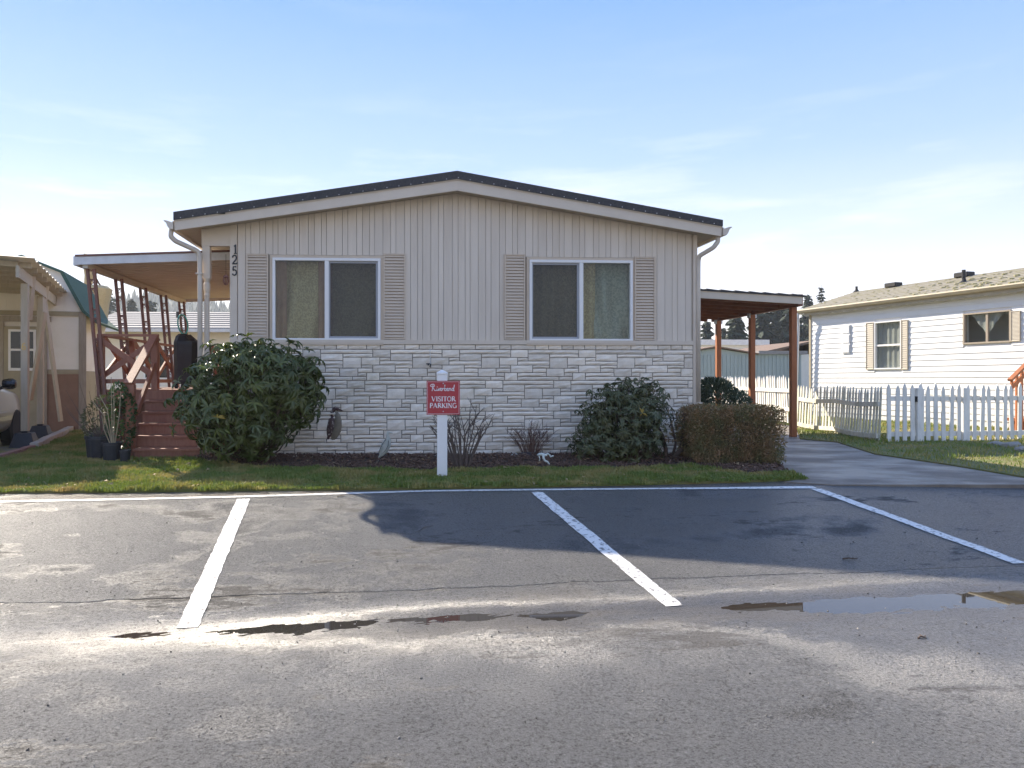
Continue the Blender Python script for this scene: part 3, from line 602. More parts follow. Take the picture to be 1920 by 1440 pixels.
def slider(w, screen_right):
    t0, t1, z0, z1 = w; fw = .042; y0 = -.03
    win = MB(); tr = .04
    win.box(t0-tr, t1+tr, -.012, .029, z1, z1+tr); win.box(t0-tr, t0, -.012, .029, z0-.02, z1); win.box(t1, t1+tr, -.012, .029, z0-.02, z1); win.box(t0-tr, t1+tr, -.038, .029, z0-.055, z0-.02)
    wo = win.build('window', M['shutter'], house)
    mb = MB(); mb.box(t0+.002, t1-.002, y0, .06, z1-fw, z1-.001); mb.box(t0+.002, t1-.002, y0, .06, z0+.001-.02, z0+fw); mb.box(t0+.002, t0+fw, y0, .06, z0+fw, z1-fw); mb.box(t1-fw, t1-.002, y0, .06, z0+fw, z1-fw)
    tm = (t0+t1)/2+(-.0 if screen_right else 0); mb.box(tm-.03, tm+.03, y0+.004, .055, z0+fw, z1-fw)
    mb.build('frame', M['white_vinyl'], wo, bevel=.003)
    L = (t0+fw, tm-.03); Rr = (tm+.03, t1-fw); fx, sc = (L, Rr) if screen_right else (Rr, L)
    mb = MB(); mb.box(fx[0], fx[1], .018, .022, z0+fw, z1-fw); mb.build('pane', M['glass'], wo)
    mb = MB(); s = .03; a, b = sc; mb.box(a, b, .0, .03, z1-fw-s, z1-fw); mb.box(a, b, .0, .03, z0+fw, z0+fw+s); mb.box(a, a+s*.6, .0, .03, z0+fw+s, z1-fw-s); mb.box(b-s, b, .0, .03, z0+fw+s, z1-fw-s); mb.build('sash', M['screenframe'], wo)
    mb = MB(); mb.box(a+s*.6, b-s, .034, .038, z0+fw+s, z1-fw-s); mb.build('pane', M['glass'], wo)
    mb = MB(); mb.add([(a+s*.6, .008, z0+fw+s), (b-s, .008, z0+fw+s), (b-s, .008, z1-fw-s), (a+s*.6, .008, z1-fw-s)], [(0,1,2,3)]); mb.build('insect_screen', M['screen'], wo, fix=False)
    return wo, fx, sc
w1, fx, sc = slider(W[0], True)
z0, z1 = W[0][2]-.05, W[0][3]+.05
folds(fx[0]-.05, fx[0]+.14, z0, z1, .17, .014, .07, M['curtain_rust'], w1, n=24)
folds(fx[0]+.06, sc[1]+.1, z0, z1, .22, .055, .36, M['curtain_khaki'], w1, drape=.5)
folds(fx[1]-.11, fx[1]+.1, z0, z1, .15, .014, .09, M['curtain_rust'], w1, n=24)
w2, fx2, sc2 = slider(W[1], False)
z0, z1 = W[1][2]-.05, W[1][3]+.05
folds(sc2[0]-.08, fx2[0]+.24, z0, z1, .20, .04, .17, M['curtain_khaki'], w2)
folds(fx2[0]+.20, fx2[1]+.1, z0, z1, .26, .055, .26, M['curtain_green'], w2, drape=-.7)
for (u0, u1, v0, v1) in ((462,503,475,637), (719,760,475,637), (946,985,476,637), (1190,1229,481,638)):
    a = H.hit(u0, v0, -.03); b = H.hit(u1, v1, -.03); shutter(house, a[0], b[0], max(b[1], ZS+.025), a[1], -.0225, M['shutter'], 27)
# house number
GLY = {'1': ([[(.30,.80),(.52,1.0),(.52,0)]], .55), '2': ([[(.08,.74),(.14,.92),(.34,1.0),(.56,.96),(.68,.78),(.62,.55),(.36,.30),(.06,.04)], [(.04,.05),(.74,.05),(.76,.2)]], .8),
       '5': ([[(.66,.97),(.20,.97),(.14,.56)], [(.14,.56),(.36,.63),(.60,.55),(.70,.32),(.58,.08),(.32,0),(.12,.08),(.08,.2)]], .8), '6': ([[(.62,.92),(.46,1.0),(.26,.86),(.12,.5),(.14,.2),(.34,0),(.56,.06),(.66,.28),(.54,.5),(.34,.52),(.15,.36)]], .8)}
def strokes(mb, lines, ox, oz, sx, sz, w, y, dy=.003, close=False):
    for li, ln in enumerate(lines):
        P = [Vector((ox+p[0]*sx, oz+p[1]*sz)) for p in ln]; m = len(P); L = []
        for i in range(m):
            d = (P[min(i+1, m-1)]-P[max(i-1, 0)]).normalized(); nn = Vector((-d.y, d.x))*w/2; L.append((P[i]+nn, P[i]-nn))
        yy = y-li*.0004
        vs = []
        for a, b in L: vs += [(a.x, yy-dy, a.y), (b.x, yy-dy, b.y), (a.x, yy, a.y), (b.x, yy, b.y)]
        fs = []
        for i in range(m-1):
            k = i*4; fs += [(k, k+4, k+5, k+1), (k+2, k+3, k+7, k+6), (k, k+2, k+6, k+4), (k+1, k+5, k+7, k+3)]
        fs += [(0,1,3,2), (4*m-4, 4*m-2, 4*m-1, 4*m-3)]
        mb.add(vs, fs)
for ch, vv in (('1', 467), ('2', 487), ('5', 508)):
    t, z = H.hit(440.5, vv, -.022); mb = MB(); h = .128; strokes(mb, GLY[ch][0], t-.04, z-h/2, .092, h, .02, -.0205, .008)
    if ch == '1': strokes(mb, [[(.3,0),(.75,0)]], t-.04, z-h/2, .092, h, .014, -.0218, .008)
    mb.build('house_number', M['num'], house)
# stone veneer
UN = 1.017/620; PN = [(0,158,0,70),(158,620,0,38),(158,355,38,102),(355,620,38,70),(355,518,70,166),(518,682,70,138),(62,158,70,102),(62,355,102,138),(0,200,138,206),(200,355,138,166),(200,325,166,206),(325,488,166,240),(518,620,138,166),(488,620,166,206),(62,325,206,240),(565,682,206,275),(488,565,206,240),(62,440,240,275),(440,565,240,275)]
skirt = MB().box(TL+.098, TR-.058, -.004, .028, -.03, ZS-.046).build('stone_skirting', M['mortar'], house)
def stone_mesh(w, h, seed):
    rg = random.Random(seed); nx = max(2, int(w/.09)+1); nz = 3 if h > .08 else 2; V = []; Fc = []; gx = .006
    for j in range(nz+1):
        for i in range(nx+1):
            x = gx+(w-2*gx)*i/nx; z = gx+(h-2*gx)*j/nz; ed = i in (0, nx) or j in (0, nz)
            y = -.008-rg.random()*.004 if ed else -.013-rg.random()*.012
            if ed: x += rg.uniform(-1, 1)*.0015; z += rg.uniform(-1, 1)*.002
            V.append((x, y, z))
    n0 = len(V)
    for j in range(nz):
        for i in range(nx): a = j*(nx+1)+i; Fc.append((a, a+1, a+nx+2, a+nx+1))
    ring = [i for i in range(nx+1)]+[j*(nx+1)+nx for j in range(1, nz+1)]+[nz*(nx+1)+i for i in range(nx-1, -1, -1)]+[j*(nx+1) for j in range(nz-1, 0, -1)]
    for k, r0 in enumerate(ring): V.append((V[r0][0], 0.004, V[r0][2]))
    m = len(ring)
    for k in range(m): Fc.append((ring[k], n0+k, n0+(k+1) % m, ring[(k+1) % m]))
    return V, Fc
stones = []; top = ZS-.046-.075
T_lo, T_hi = TL+.10, TR-.06
zbot = -.02
for row in range(4):
    off = H.hit(828.75, 700)[0] if row == 0 else H.hit(910, 800)[0]
    for c in range(-6, 8):
        for (a, b, y0, y1) in PN:
            t0 = off+c*1.017+a*UN; t1 = off+c*1.017+b*UN; z1 = top-row*.455-y0*.455/275; z0 = top-row*.455-y1*.455/275
            t0 = max(t0, T_lo); t1 = min(t1, T_hi); z0 = max(z0, zbot)
            if t1-t0 < .03 or z1-z0 < .02: continue
            stones.append((t0, z0, t1-t0, z1-z0))
t = T_lo
while t < T_hi-.05:      # cap course under the siding
    w_ = min(random.choice([.17, .2, .21, .27, .36]), T_hi-t); stones.append((t, top+.002, w_, .073)); t += w_
def hidden(s):
    x = s[0]+s[2]/2; p = H.w(x, 0); u = U0+p.x/p.y*F; v = V0-(s[1]+s[3]/2-EYE)/p.y*F
    return (u < 590 and v > 660) or (1090 < u < 1250 and v > 735) or u > 1296 and v > 760 or v > 862
vis = sorted([s for s in stones if not hidden(s)], key=lambda s: -s[2]*s[3]); own = vis[:300]; rest = vis[300:]+[s for s in stones if hidden(s)]
cache = {}
for i, s in enumerate(own):
    key = (round(s[2], 3), round(s[3], 3), i % 2)
    if key not in cache:
        mb = MB(); V, Fc = stone_mesh(s[2], s[3], hash(key) % 9999); mb.add(V, Fc); cache[key] = mb.mesh('stone', M['stone'])
    link('stone', cache[key], skirt, (s[0], -.0045, s[1]))
mb = MB()
for i, s in enumerate(rest):
    V, Fc = stone_mesh(s[2], s[3], i); mb.add([(v[0]+s[0], v[1]-.0045, v[2]+s[1]) for v in V], Fc)
o = mb.build('stone_remainder', M['stone'], skirt); o['kind'] = 'stuff'
# small fittings on the wall
t, z = H.hit(803, 684); mb = MB(); mb.tube([(t, -.03, z), (t, -.07, z)], .012, 8); mb.tube([(t-.03, -.06, z+.012), (t+.01, -.065, z+.016), (t+.035, -.06, z+.004), (t+.02, -.062, z-.03)], .009, 6); mb.build('wall_tap', M['iron'], house)
mb = MB(); t2, z2 = H.hit(806, 655); mb.tube([(t2, -.04, z2), (t2+.004, -.042, z)], .005, 5); mb.build('wall_cable', M['white_metal'], house)
# ============================================================ LEFT: AWNING, DECK, GRILL
aw = empty('patio_awning', (0, 11.0, 0), H.th, 'flat tan metal patio awning on slanted red-brown lattice posts', 'awning')
AD0 = 1.05; AD1 = 6.6
tO, zO = H.hit(141, 489, AD0); tI, zI = TL-.03, H.hit(400, 481, AD0)[1]
zB = EYE+(V0-563)/F*17.3
n_p = 26
def awz(t, d): return (zO-.02+(zI-zO+.02)*(t-tO)/(tI-tO))+(0)*(d-AD0)
mb = MB(); step = (AD1-AD0-.1)/n_p
for i in range(n_p):      # pressed roof pans running from the eave to the outer beam
    d0 = AD0+.05+i*step; d1 = d0+step
    for (da, db, dz) in ((d0, d0+step*.7, 0), (d0+step*.7, d0+step*.85, .02), (d0+step*.85, d1, .02)):
        pass
    pr = [(d0, 0), (d0+step*.66, 0), (d0+step*.72, .02), (d0+step*.94, .02), (d1, 0)]
    for (p, q) in zip(pr[:-1], pr[1:]):
        a = awz(tO+.03, 0); b = awz(tI, 0)
        mb.add([(tO+.03, p[0], a+p[1]), (tI, p[0], b+p[1]), (tI, q[0], b+q[1]), (tO+.03, q[0], a+q[1]),
                (tO+.03, p[0], a+p[1]+.012), (tI, p[0], b+p[1]+.012), (tI, q[0], b+q[1]+.012), (tO+.03, q[0], a+q[1]+.012)], [(0,3,2,1), (4,5,6,7), (0,1,5,4), (2,3,7,6), (0,4,7,3), (1,2,6,5)])
mb.build('roof_pan', M['awning'], aw)
mb = MB(); mb.bar((tO, AD0+.012, awz(tO, 0)+.02), (tI, AD0+.012, awz(tI, 0)+.02), .03, .125); mb.build('fascia', M['white_metal'], aw)
mb = MB(); mb.bar((tO, AD0+.03, awz(tO, 0)+.1), (tI, AD0+.03, awz(tI, 0)+.1), .09, .03); mb.build('top_edge', M['redmetal'], aw)
mb = MB(); mb.box(tO-.03, tO+.03, AD0, AD1, awz(tO, 0)-.05, awz(tO, 0)+.09); mb.build('side_fascia', M['white_metal'], aw)
mb = MB(); mb.box(tO+.10, tO+.18, AD0+.03, AD1-.03, awz(tO, 0)-.09, awz(tO, 0)-.004); mb.build('outer_beam', M['awning'], aw)
mb = MB(); mb.bar((tO, AD1-.02, awz(tO, 0)), (tI, AD1-.02, awz(tI, 0)), .03, .12); mb.build('rear_fascia', M['awning'], aw)
zt = awz(tO, 0)-.09
for i, d in enumerate((AD0+.12, AD0+1.3, AD0+2.55, AD0+3.8, AD0+5.1)):
    p = MB(); ta = tO+.14; tb = ta+.26; zbm = .05
    for s in (0, .105):
        p.bar((ta+s, d, zt), (tb+s*.85, d, zbm), .045, .045, (0,1,0))
    po = p.build('lattice_post', M['redmetal'], aw)
    mb = MB(); k = 0; f = .06
    while f < .97:
        x = ta+(tb-ta)*f; z = zt+(zbm-zt)*f; mb.bar((x+.02, d, z), (x+.085, d, z-.0), .025, .012, (0,1,0))
        mb.tube([(x+.024, d, z-.03), (x+.05, d, z-.075), (x+.08, d, z-.045), (x+.055, d, z-.015), (x+.03, d, z-.035)], .007, 5); f += .115 if k % 2 else .05; k += 1
    so_ = mb.build('scroll', M['redmetal'], po); so_['kind'] = 'stuff'
# deck with stairs and cross-braced railing
dk = empty('porch_deck', (0, 11.0, 0), H.th, 'red-brown wooden porch deck with six steps and cross-braced railing', 'deck')
DZ = .985; D0 = 1.2; dT0 = H.hit(181, 700, D0)[0]; dT1 = TL-.06
n_bd = 30
for i in range(n_bd):
    d = D0+i*.142; MB().box(dT0, dT1, d, d+.134, DZ-.035, DZ).build('deck_board', M['redwood'], dk)
MB().box(dT0+.02, dT1-.02, D0+.02, D0+.05, DZ-.22, DZ-.036).build('rim_board', M['redwood'], dk)
MB().box(dT0+.02, dT0+.05, D0+.051, D0+4.2, DZ-.22, DZ-.036).build('rim_board', M['redwood'], dk)
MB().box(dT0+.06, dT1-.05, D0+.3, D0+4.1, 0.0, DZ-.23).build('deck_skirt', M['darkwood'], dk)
sT0 = [H.hit(u, 800, D0-.28*k)[0] for k, u in enumerate((275, 270, 266, 260, 256, 250))]; sT1 = H.hit(375, 840, -.2)[0]
rz = DZ/6
for k in range(1, 6):
    z = DZ-rz*k; d1 = D0-.28*(k-1); d0 = D0-.28*k
    MB().box(sT0[k], sT1, d0-.025, d1-.002, z-.036, z).build('tread', M['redwood'], dk, bevel=.004)
for k in range(0, 6):
    z = DZ-rz*k-.037; d = D0-.28*k; MB().box(sT0[min(k, 5)]+.01, sT1-.01, d+.001 if k else d-.004, d+.02, max(z-rz+.04, -.02), z).build('riser', M['redwood'], dk)
    if 0 < k: MB().box(sT0[k]+.012, sT0[k]+.045, d+.021, D0, max(0, z-rz), z-.001).build('stringer', M['redwood'], dk)
RZ = H.hit(240, 626, D0)[1]
def rail_panel(p0, p1, name='railing', z0=DZ, z1=RZ, sub=None):
    """posts are separate; top and bottom rail plus an X of boards between two (t,d) points"""
    a = Vector((*p0, 0)); b = Vector((*p1, 0)); up = Vector((0,0,1)); dd = (b-a).normalized(); sd = Vector((-dd.y, dd.x, 0))
    mb = MB(); mb.bar(a+up*(z1-.02), b+up*(z1-.02), .09, .038); o = mb.build(name, M['redwood'], dk)
    MB().bar(a+up*(z0+.13), b+up*(z0+.13), .04, .07).build('bottom_rail', M['redwood'], o)
    MB().bar(a+up*(z0+.17)+sd*.025, b+up*(z1-.06)+sd*.025, .032, .085).build('brace', M['redwood'], o)
    MB().bar(a+up*(z1-.06)-sd*.025, b+up*(z0+.17)-sd*.025, .032, .085).build('brace', M['redwood'], o)
    return o
def rpost(t, d, z0, z1, w=.1): return MB().box(t-w/2, t+w/2, d-w/2, d+w/2, z0, z1).build('railing_post', M['redwood'], dk, bevel=.005)
pL = dT0+.05; pR = H.hit(289, 700, D0)[0]
rpost(pL, D0+.05, DZ-.3, RZ-.04); rpost(pR, D0+.05, DZ-.001, RZ-.04)
rail_panel((pL-.05, D0+.05), (pR+.05, D0+.05))
for i in range(3):
    d0 = D0+.1+i*1.35; rail_panel((pL, d0+.05), (pL, d0+1.3)); rpost(pL, d0+1.35, DZ+.001, RZ-.04)
dB = D0+4.1; xs = [pL, pL+.85, pL+1.7, dT1-.1]
for i in range(3):
    rail_panel((xs[i]+.05, dB), (xs[i+1]-.05, dB)); rpost(xs[i+1], dB, DZ+.001, RZ+(.12 if i == 2 else -.04))
t_, z_ = H.hit(419, 640, dB); MB().lathe([(.075,0),(.07,.10),(.085,.14),(.10,.17),(.10,.20),(.06,.22)], (dT1-.1, dB, RZ+.121), 12).build('post_cap', M['redwood'], dk)
nT, nZ = H.hit(244, 719, -.05); nD = -.02
rpost(nT, nD, .0, nZ-.02, .115)
a = Vector((nT-.02, nD-.06, nZ-.005)); b = Vector((pR, D0+.02, RZ-.03)); MB().bar(a, b, .115, .045).build('stair_rail', M['redwood'], dk)
MB().bar(Vector((nT+.07, nD+.03, nZ-.42)), Vector((pR, D0, RZ-.50)), .04, .11).build('stair_rail', M['redwood'], dk)
# covered grill
gt0, gz0 = H.hit(323, 722, 2.2); gt1 = H.hit(369, 722, 2.2)[0]; gzt = H.hit(345, 625, 2.2)[1]
gr = empty('covered_grill', H.w((gt0+gt1)/2, 2.45, DZ), H.th, 'barbecue grill under a black fabric cover on the porch deck', 'grill')
w = (gt1-gt0)/2; h = gzt-DZ; pts = []
def ring(fx, fy, z, bulge=0): return [(sx*w*fx*(1+bulge*.05*math.sin(k*2.1)), sy*.27*fy, z) for k, (sx, sy) in enumerate(((-1,-.6),(-.6,-1),(0,-1.04),(.6,-1),(1,-.6),(1,.6),(.6,1),(0,1.04),(-.6,1),(-1,.6)))]
lv = [ring(.93,.95,.08), ring(1.0,1.0,.12,1), ring(.97,.98,.4,-1), ring(1.0,1.0,.6,1), ring(1.02,1.0,h*.80), ring(.99,.96,h*.86), ring(.90,.72,h*.96), ring(.72,.5,h)]
mb = MB(); n = 10; V = [p for r_ in lv for p in r_]
V = [(p[0]+(.04 if p[2] > h*.9 and p[0] > 0 else 0)*-1, p[1], p[2]-(.09*h if p[0] > .1*w and p[2] > h*.9 else 0)) for p in V]
mb.add(V, [(i*n+k, i*n+(k+1) % n, (i+1)*n+(k+1) % n, (i+1)*n+k) for i in range(len(lv)-1) for k in range(n)]+[tuple(range(n-1,-1,-1)), tuple(range((len(lv)-1)*n, len(lv)*n))])
mb.build('cover', M['black'], gr)
for sx in (-1, 1):
    for sy in (-1, 1): MB().lathe([(.03,0),(.035,.03),(.03,.06),(.02,.085)], (sx*w*.75, sy*.18, 0), 8).build('caster', M['iron'], gr)
# teal hose loop on the rearmost post, and a chime by the corner board
d_, z_ = AD0+5.1, H.hit(338, 592, AD0+5.1)[1]; tx = H.hit(335, 600, d_)[0]
mb = MB(); pts = []
for k in range(25):
    an = 6.2832*k/24; pts.append(H.w(tx+.09+.10*math.sin(an)+.05*(1-math.cos(an))*.5, d_-.08+.03*math.sin(an), z_-.20+.22*math.cos(an)))
mb.tube(pts, .016, 8, cap=False); tag(mb.build('garden_hose', M['teal'], smooth=True), 'loop of teal garden hose hanging on an awning post', 'hose')
t_, z_ = H.hit(430, 520, -.05); ch = empty('wind_chime', H.w(TL-.05, -.06, z_), 0, 'small rusty wind chime hanging by the corner board below the number', 'wind chime')
mb = MB(); mb.tube([(0,0,.33),(0,0,.03)], .003, 5); mb.build('cord', M['iron'], ch)
mb = MB(); 
for k in range(6):
    an = 6.28*k/6; mb.tube([(.03*math.cos(an), .03*math.sin(an), 0), (.042*math.cos(an), .042*math.sin(an), -.06), (.02*math.cos(an), .02*math.sin(an), -.11)], .006, 5)
mb.lathe([(.02,-.005),(.04,.0),(.03,.02),(.008,.035)], (0,0,0), 10); mb.build('bell', M['redmetal'], ch)
# ============================================================ LEFT NEIGHBOUR: SHED, CARPORT, CAR
S = Frame(*pix(155, 800, 16.5)[:2], 14.0)
shed = empty('garden_shed', S.w(0, 0), S.th, 'cream barn-shaped garden shed with green gambrel roof behind the left carport', 'shed')
ap = S.hit(43, 479); kn = S.hit(118, 509); ev = S.hit(156, 583); hw = -ap[0]
ax = ap[0]; kx = kn[0]-ax; ex_ = ev[0]-ax+.02
prof = [(-hw, -.02), (hw, -.02), (hw, ev[1]), (kx, kn[1]-.03), (0, ap[1]-.03), (-kx, kn[1]-.03), (-hw, ev[1])]
SD = 2.6
mb = MB(); mb.prism([(ax+p[0], p[1]) for p in prof], 'y', 0, SD); sw = mb.build('wall', M['cream'], shed)
for s in (-1, 1):
    mb = MB(); mb.prism([(ax, ap[1]), (ax+s*(kx+.02), kn[1]), (ax+s*(kx+.0), kn[1]-.05), (ax, ap[1]-.05)], 'y', -.12, SD+.1); mb.build('roof', M['green_roof'], shed)
    mb = MB(); mb.prism([(ax+s*(kx+.021), kn[1]-.002), (ax+s*(ex_+.03), ev[1]), (ax+s*(ex_+.30), ev[1]-.24), (ax+s*(ex_+.27), ev[1]-.28), (ax+s*(ex_-.03), ev[1]-.03), (ax+s*(kx-.03), kn[1]-.05)], 'y', -.1, SD+.1); mb.build('roof', M['green_roof'], shed)
    MB().box(ax+s*hw-.075, ax+s*hw+.075, -.03, -.002, 0, ev[1]-.02).build('corner_board', M['grey_wood'], shed)
z6 = S.hit(100, 588)[1]; MB().box(ax-hw+.08, ax+hw-.08, -.028, -.002, z6-.05, z6+.05).build('band_trim', M['cream_trim'], shed)
z7 = S.hit(120, 697)[1]; MB().box(ax-hw+.08, ax+hw-.08, -.026, -.002, z7-.05, z7+.05).build('band_trim', M['cream_trim'], shed)
MB().box(ax-hw+.08, ax+hw-.08, -.022, -.0021, 0, z7-.052).build('skirting', M['brown_skirt'], shed)
MB().box(ax+hw+.002, ax+hw+.022, .05, SD-.05, 0, z7+.02).build('side_skirting', M['cream_trim'], shed)
for k in range(1, 9):
    MB().box(ax-hw+k*.29-.006, ax-hw+k*.29+.006, -.006, -.0015, z6+.06, min(ev[1]+.25, 3.2)).build('batten', M['cream'], sw)
da = S.hit(8, 612); db = S.hit(78, 612); dT = S.hit(40, 612)[1]
door = MB().box(da[0], db[0], -.05, -.029, .05, dT).build('door', M['cream_trim'], shed)
wa = S.hit(22, 622); wb_ = S.hit(64, 690)
MB().box(wa[0]-.05, wb_[0]+.05, -.068, -.051, wb_[1]-.06, wa[1]+.05).build('window_frame', M['white_vinyl'], door)
for (f0, f1, g0, g1) in ((0,.47,0,.47),(.53,1,0,.47),(0,.47,.53,1),(.53,1,.53,1)):
    MB().box(wa[0]+(wb_[0]-wa[0])*f0, wa[0]+(wb_[0]-wa[0])*f1, -.074, -.069, wb_[1]+(wa[1]-wb_[1])*g0, wb_[1]+(wa[1]-wb_[1])*g1).build('pane', M['cardark'], door)
MB().box(da[0]-.12, da[0]-.002, -.06, -.029, .05, dT+.1).build('door_trim', M['grey_wood'], shed); MB().box(db[0]+.002, db[0]+.12, -.06, -.029, .05, dT+.1).build('door_trim', M['grey_wood'], shed); MB().box(da[0]-.2, db[0]+.2, -.065, -.029, dT+.101, dT+.22).build('door_trim', M['grey_wood'], shed)
# carport on pier blocks
cp = empty('carport', (0,0,0), 0, 'weathered tan carport with corrugated roof on braced posts at the left edge', 'carport')
PB = [G(47, 838, .01), G(76, 821, .01), G(109, 806, .01)]; PB = [Vector((p[0], p[1], 0)) for p in PB]
cdir = (PB[2]-PB[0]).normalized(); cn = Vector((cdir.y, -cdir.x, 0)); CZ = 2.86
for i, p in enumerate(PB):
    MB().box(-.055, .055, -.055, .055, .28, CZ-.10).build('post', M['post_tan'], cp, loc=p, rot=(0,0,R(14)), bevel=.006)
    pb = MB(); pb.prism([(-.19,-.19),(.19,-.19),(.19,.19),(-.19,.19)], 'z', 0, .02); 
    mb = MB(); mb.add([(-.2,-.2,0),(.2,-.2,0),(.2,.2,0),(-.2,.2,0),(-.125,-.125,.25),(.125,-.125,.25),(.125,.125,.25),(-.125,.125,.25)], [(0,3,2,1),(4,5,6,7),(0,1,5,4),(1,2,6,5),(2,3,7,6),(3,0,4,7)])
    mb.box(-.05, .05, -.05, .05, .251, .282)
    tag(mb.build('pier_block', M['black_plastic'], loc=p, rot=(0,0,R(14)), bevel=.008), ('black pier block under the nearest carport post beside the car wheel', 'black pier block under the middle carport post', 'black pier block under the farthest carport post near the shed')[i], 'pier block', 'pier blocks under the left carport')
c0 = PB[0]-cdir*.75; c1 = PB[2]+cdir*.55
MB().bar(c0+Vector((0,0,CZ)), c1+Vector((0,0,CZ)), .05, .19).build('side_beam', M['post_tan'], cp)
MB().bar(PB[0]-cn*.02-cdir*.5+Vector((0,0,CZ+.19)), PB[0]-cn*4.5-cdir*.5+Vector((0,0,CZ+.30)), .05, .17).build('front_beam', M['post_tan'], cp)
for k in range(9):
    q = PB[0]-cdir*.45+cdir*(k*.62); MB().bar(q+cn*.16+Vector((0,0,CZ+.14)), q-cn*4.3+Vector((0,0,CZ+.26)), .04, .09).build('rafter', M['post_tan'], cp)
mb = MB(); nn = 60; V = []; Lc = (c1-c0).length+.2
for i in range(nn+1):
    q = c0-cdir*.1+cdir*(Lc*i/nn); wv = .022*math.sin(i*1.57)
    for (off, zz) in ((.24, CZ+.19), (-4.4, CZ+.36)): pz = q+cn*off; V += [(pz.x, pz.y, zz+wv+.01), (pz.x, pz.y, zz+wv+.022)]
fs = []
for i in range(nn):
    k = i*4; fs += [(k, k+4, k+6, k+2), (k+1, k+3, k+7, k+5), (k, k+1, k+5, k+4), (k+2, k+6, k+7, k+3)]
mb.add(V, fs); mb.build('corrugated_roof', M['corrugated'], cp)
for (ua, va, ub, vb, i) in ((84,585,57,750,.8), (83,560,114,790,1.2), (72,520,85,590,1), (90,520,80,590,1.06), (62,518,55,600,.3)):
    Y = PB[0].y+(PB[2].y-PB[0].y)*i/2; MB().bar(pix(ua, va, Y), pix(ub, vb, Y+.1), .045, .12, (0,1,0)).build('brace', M['post_tan'], cp)
P6 = PB[0]+Vector((.0, -.085, 0)); mb = MB(); strokes(mb, GLY['6'][0], -.03, 0, .09, .11, .016, 0, .004)
mb.build('number_six', M['brass'], cp, loc=(PB[0].x+.008, PB[0].y-.064, EYE+(V0-656)/F*PB[0].y), rot=(0,0,R(14)))
# car: nose away, only its right front quarter shows
car = empty('parked_car', (0,0,0), 0, 'champagne silver car parked under the left carport, cut by the frame', 'car')
wp = G(26, 834, .01); hd = R(14)
car.location = (wp[0], wp[1], .012); car.rotation_euler = (0, 0, hd)   # local: +y nose direction, wheel of the right front at origin, body to -x
ST = [(-3.55,.35,.70,.80,.70,.80),(-3.45,.28,.80,.92,.82,.95),(-2.9,.22,.86,.95,.90,1.42),(-2.2,.20,.88,.97,.90,1.50),(-1.3,.20,.88,.97,.90,1.50),(-.85,.20,.88,.96,.89,1.22),(-.45,.20,.88,.95,.87,1.0),(0,.22,.87,.92,.85,.955),(.35,.25,.84,.86,.80,.88),(.62,.30,.74,.74,.66,.75),(.72,.36,.62,.60,.52,.62)]
V = []; nr = 14
for (y, zb_, hw_, zbelt, hwt, zr) in ST:
    c = -.82; mid = (zb_+zbelt)/2
    half = [(0, zb_), (hw_*.85, zb_), (hw_*.99, zb_+.12), (hw_*1.0, mid), (hw_*.985, zbelt), (hwt*.80 if zr > zbelt+.15 else hwt*.9, zr-.03 if zr > zbelt+.05 else zbelt+.02), (hwt*.5, zr+.015 if zr <= zbelt+.1 else zr), (0, zr+.025)]
    full = [(c+x, y, z) for x, z in half]+[(c-x, y, z) for x, z in half[-2:0:-1]]
    V += full
nr = 14; fs = [(i*nr+k, i*nr+(k+1) % nr, (i+1)*nr+(k+1) % nr, (i+1)*nr+k) for i in range(len(ST)-1) for k in range(nr)]+[tuple(range(nr-1,-1,-1)), tuple(range((len(ST)-1)*nr, len(ST)*nr))]
mb = MB(); mb.add(V, fs); body = mb.build('body', M['carpaint'], car, smooth=True)
mod = body.modifiers.new('sub', 'SUBSURF'); mod.levels = 2; mod.render_levels = 2
for (x, y, s) in ((-.04, 0, 1), (-.04, -2.65, 1), (-1.6, 0, -1), (-1.6, -2.65, -1)):
    wh = empty('wheel', (x, y, .31)); wh.parent = car
    pr = []; mb = MB(); mb.lathe([(.20,-.10),(.29,-.10),(.31,-.07),(.31,.07),(.29,.10),(.20,.10)], (0,0,0), 24); mb.build('tyre', M['tyre'], wh, smooth=False, rot=(0, R(90), 0))
    mb = MB(); mb.lathe([(.04,.085),(.05,.095),(.16,.075),(.205,.095),(.205,-.09)], (0,0,0), 20, cap=True); mb.build('rim', M['chrome'], wh, rot=(0, R(90)*s, 0))
    mb = MB(); mb.prism([(.36*math.cos(a_*.1309), .36*math.sin(a_*.1309)) for a_ in range(48)], 'x', -.09, .062); mb.build('wheel_arch', M['cardark'], car, loc=(x+(.0 if s > 0 else 0), y, .33))
m_ = MB(); m_.lathe([(.02,-.10),(.075,-.09),(.09,-.02),(.09,.05),(.06,.10),(.02,.11)], (0,0,0), 12); m_.build('mirror', M['cardark'], car, loc=(.17, -.85, 1.06), rot=(0, R(90), 0)); MB().bar((.02,-.85,.98), (.15,-.85,1.04), .05, .05).build('mirror_stalk', M['cardark'], car)
MB().box(.052, .072, -2.4, -.62, .52, .60).build('side_moulding', M['carpaint'], car, bevel=.008); MB().bar((.055,-1.75,.80), (.055,-1.55,.80), .03, .035).build('door_handle', M['carpaint'], car, bevel=.006)
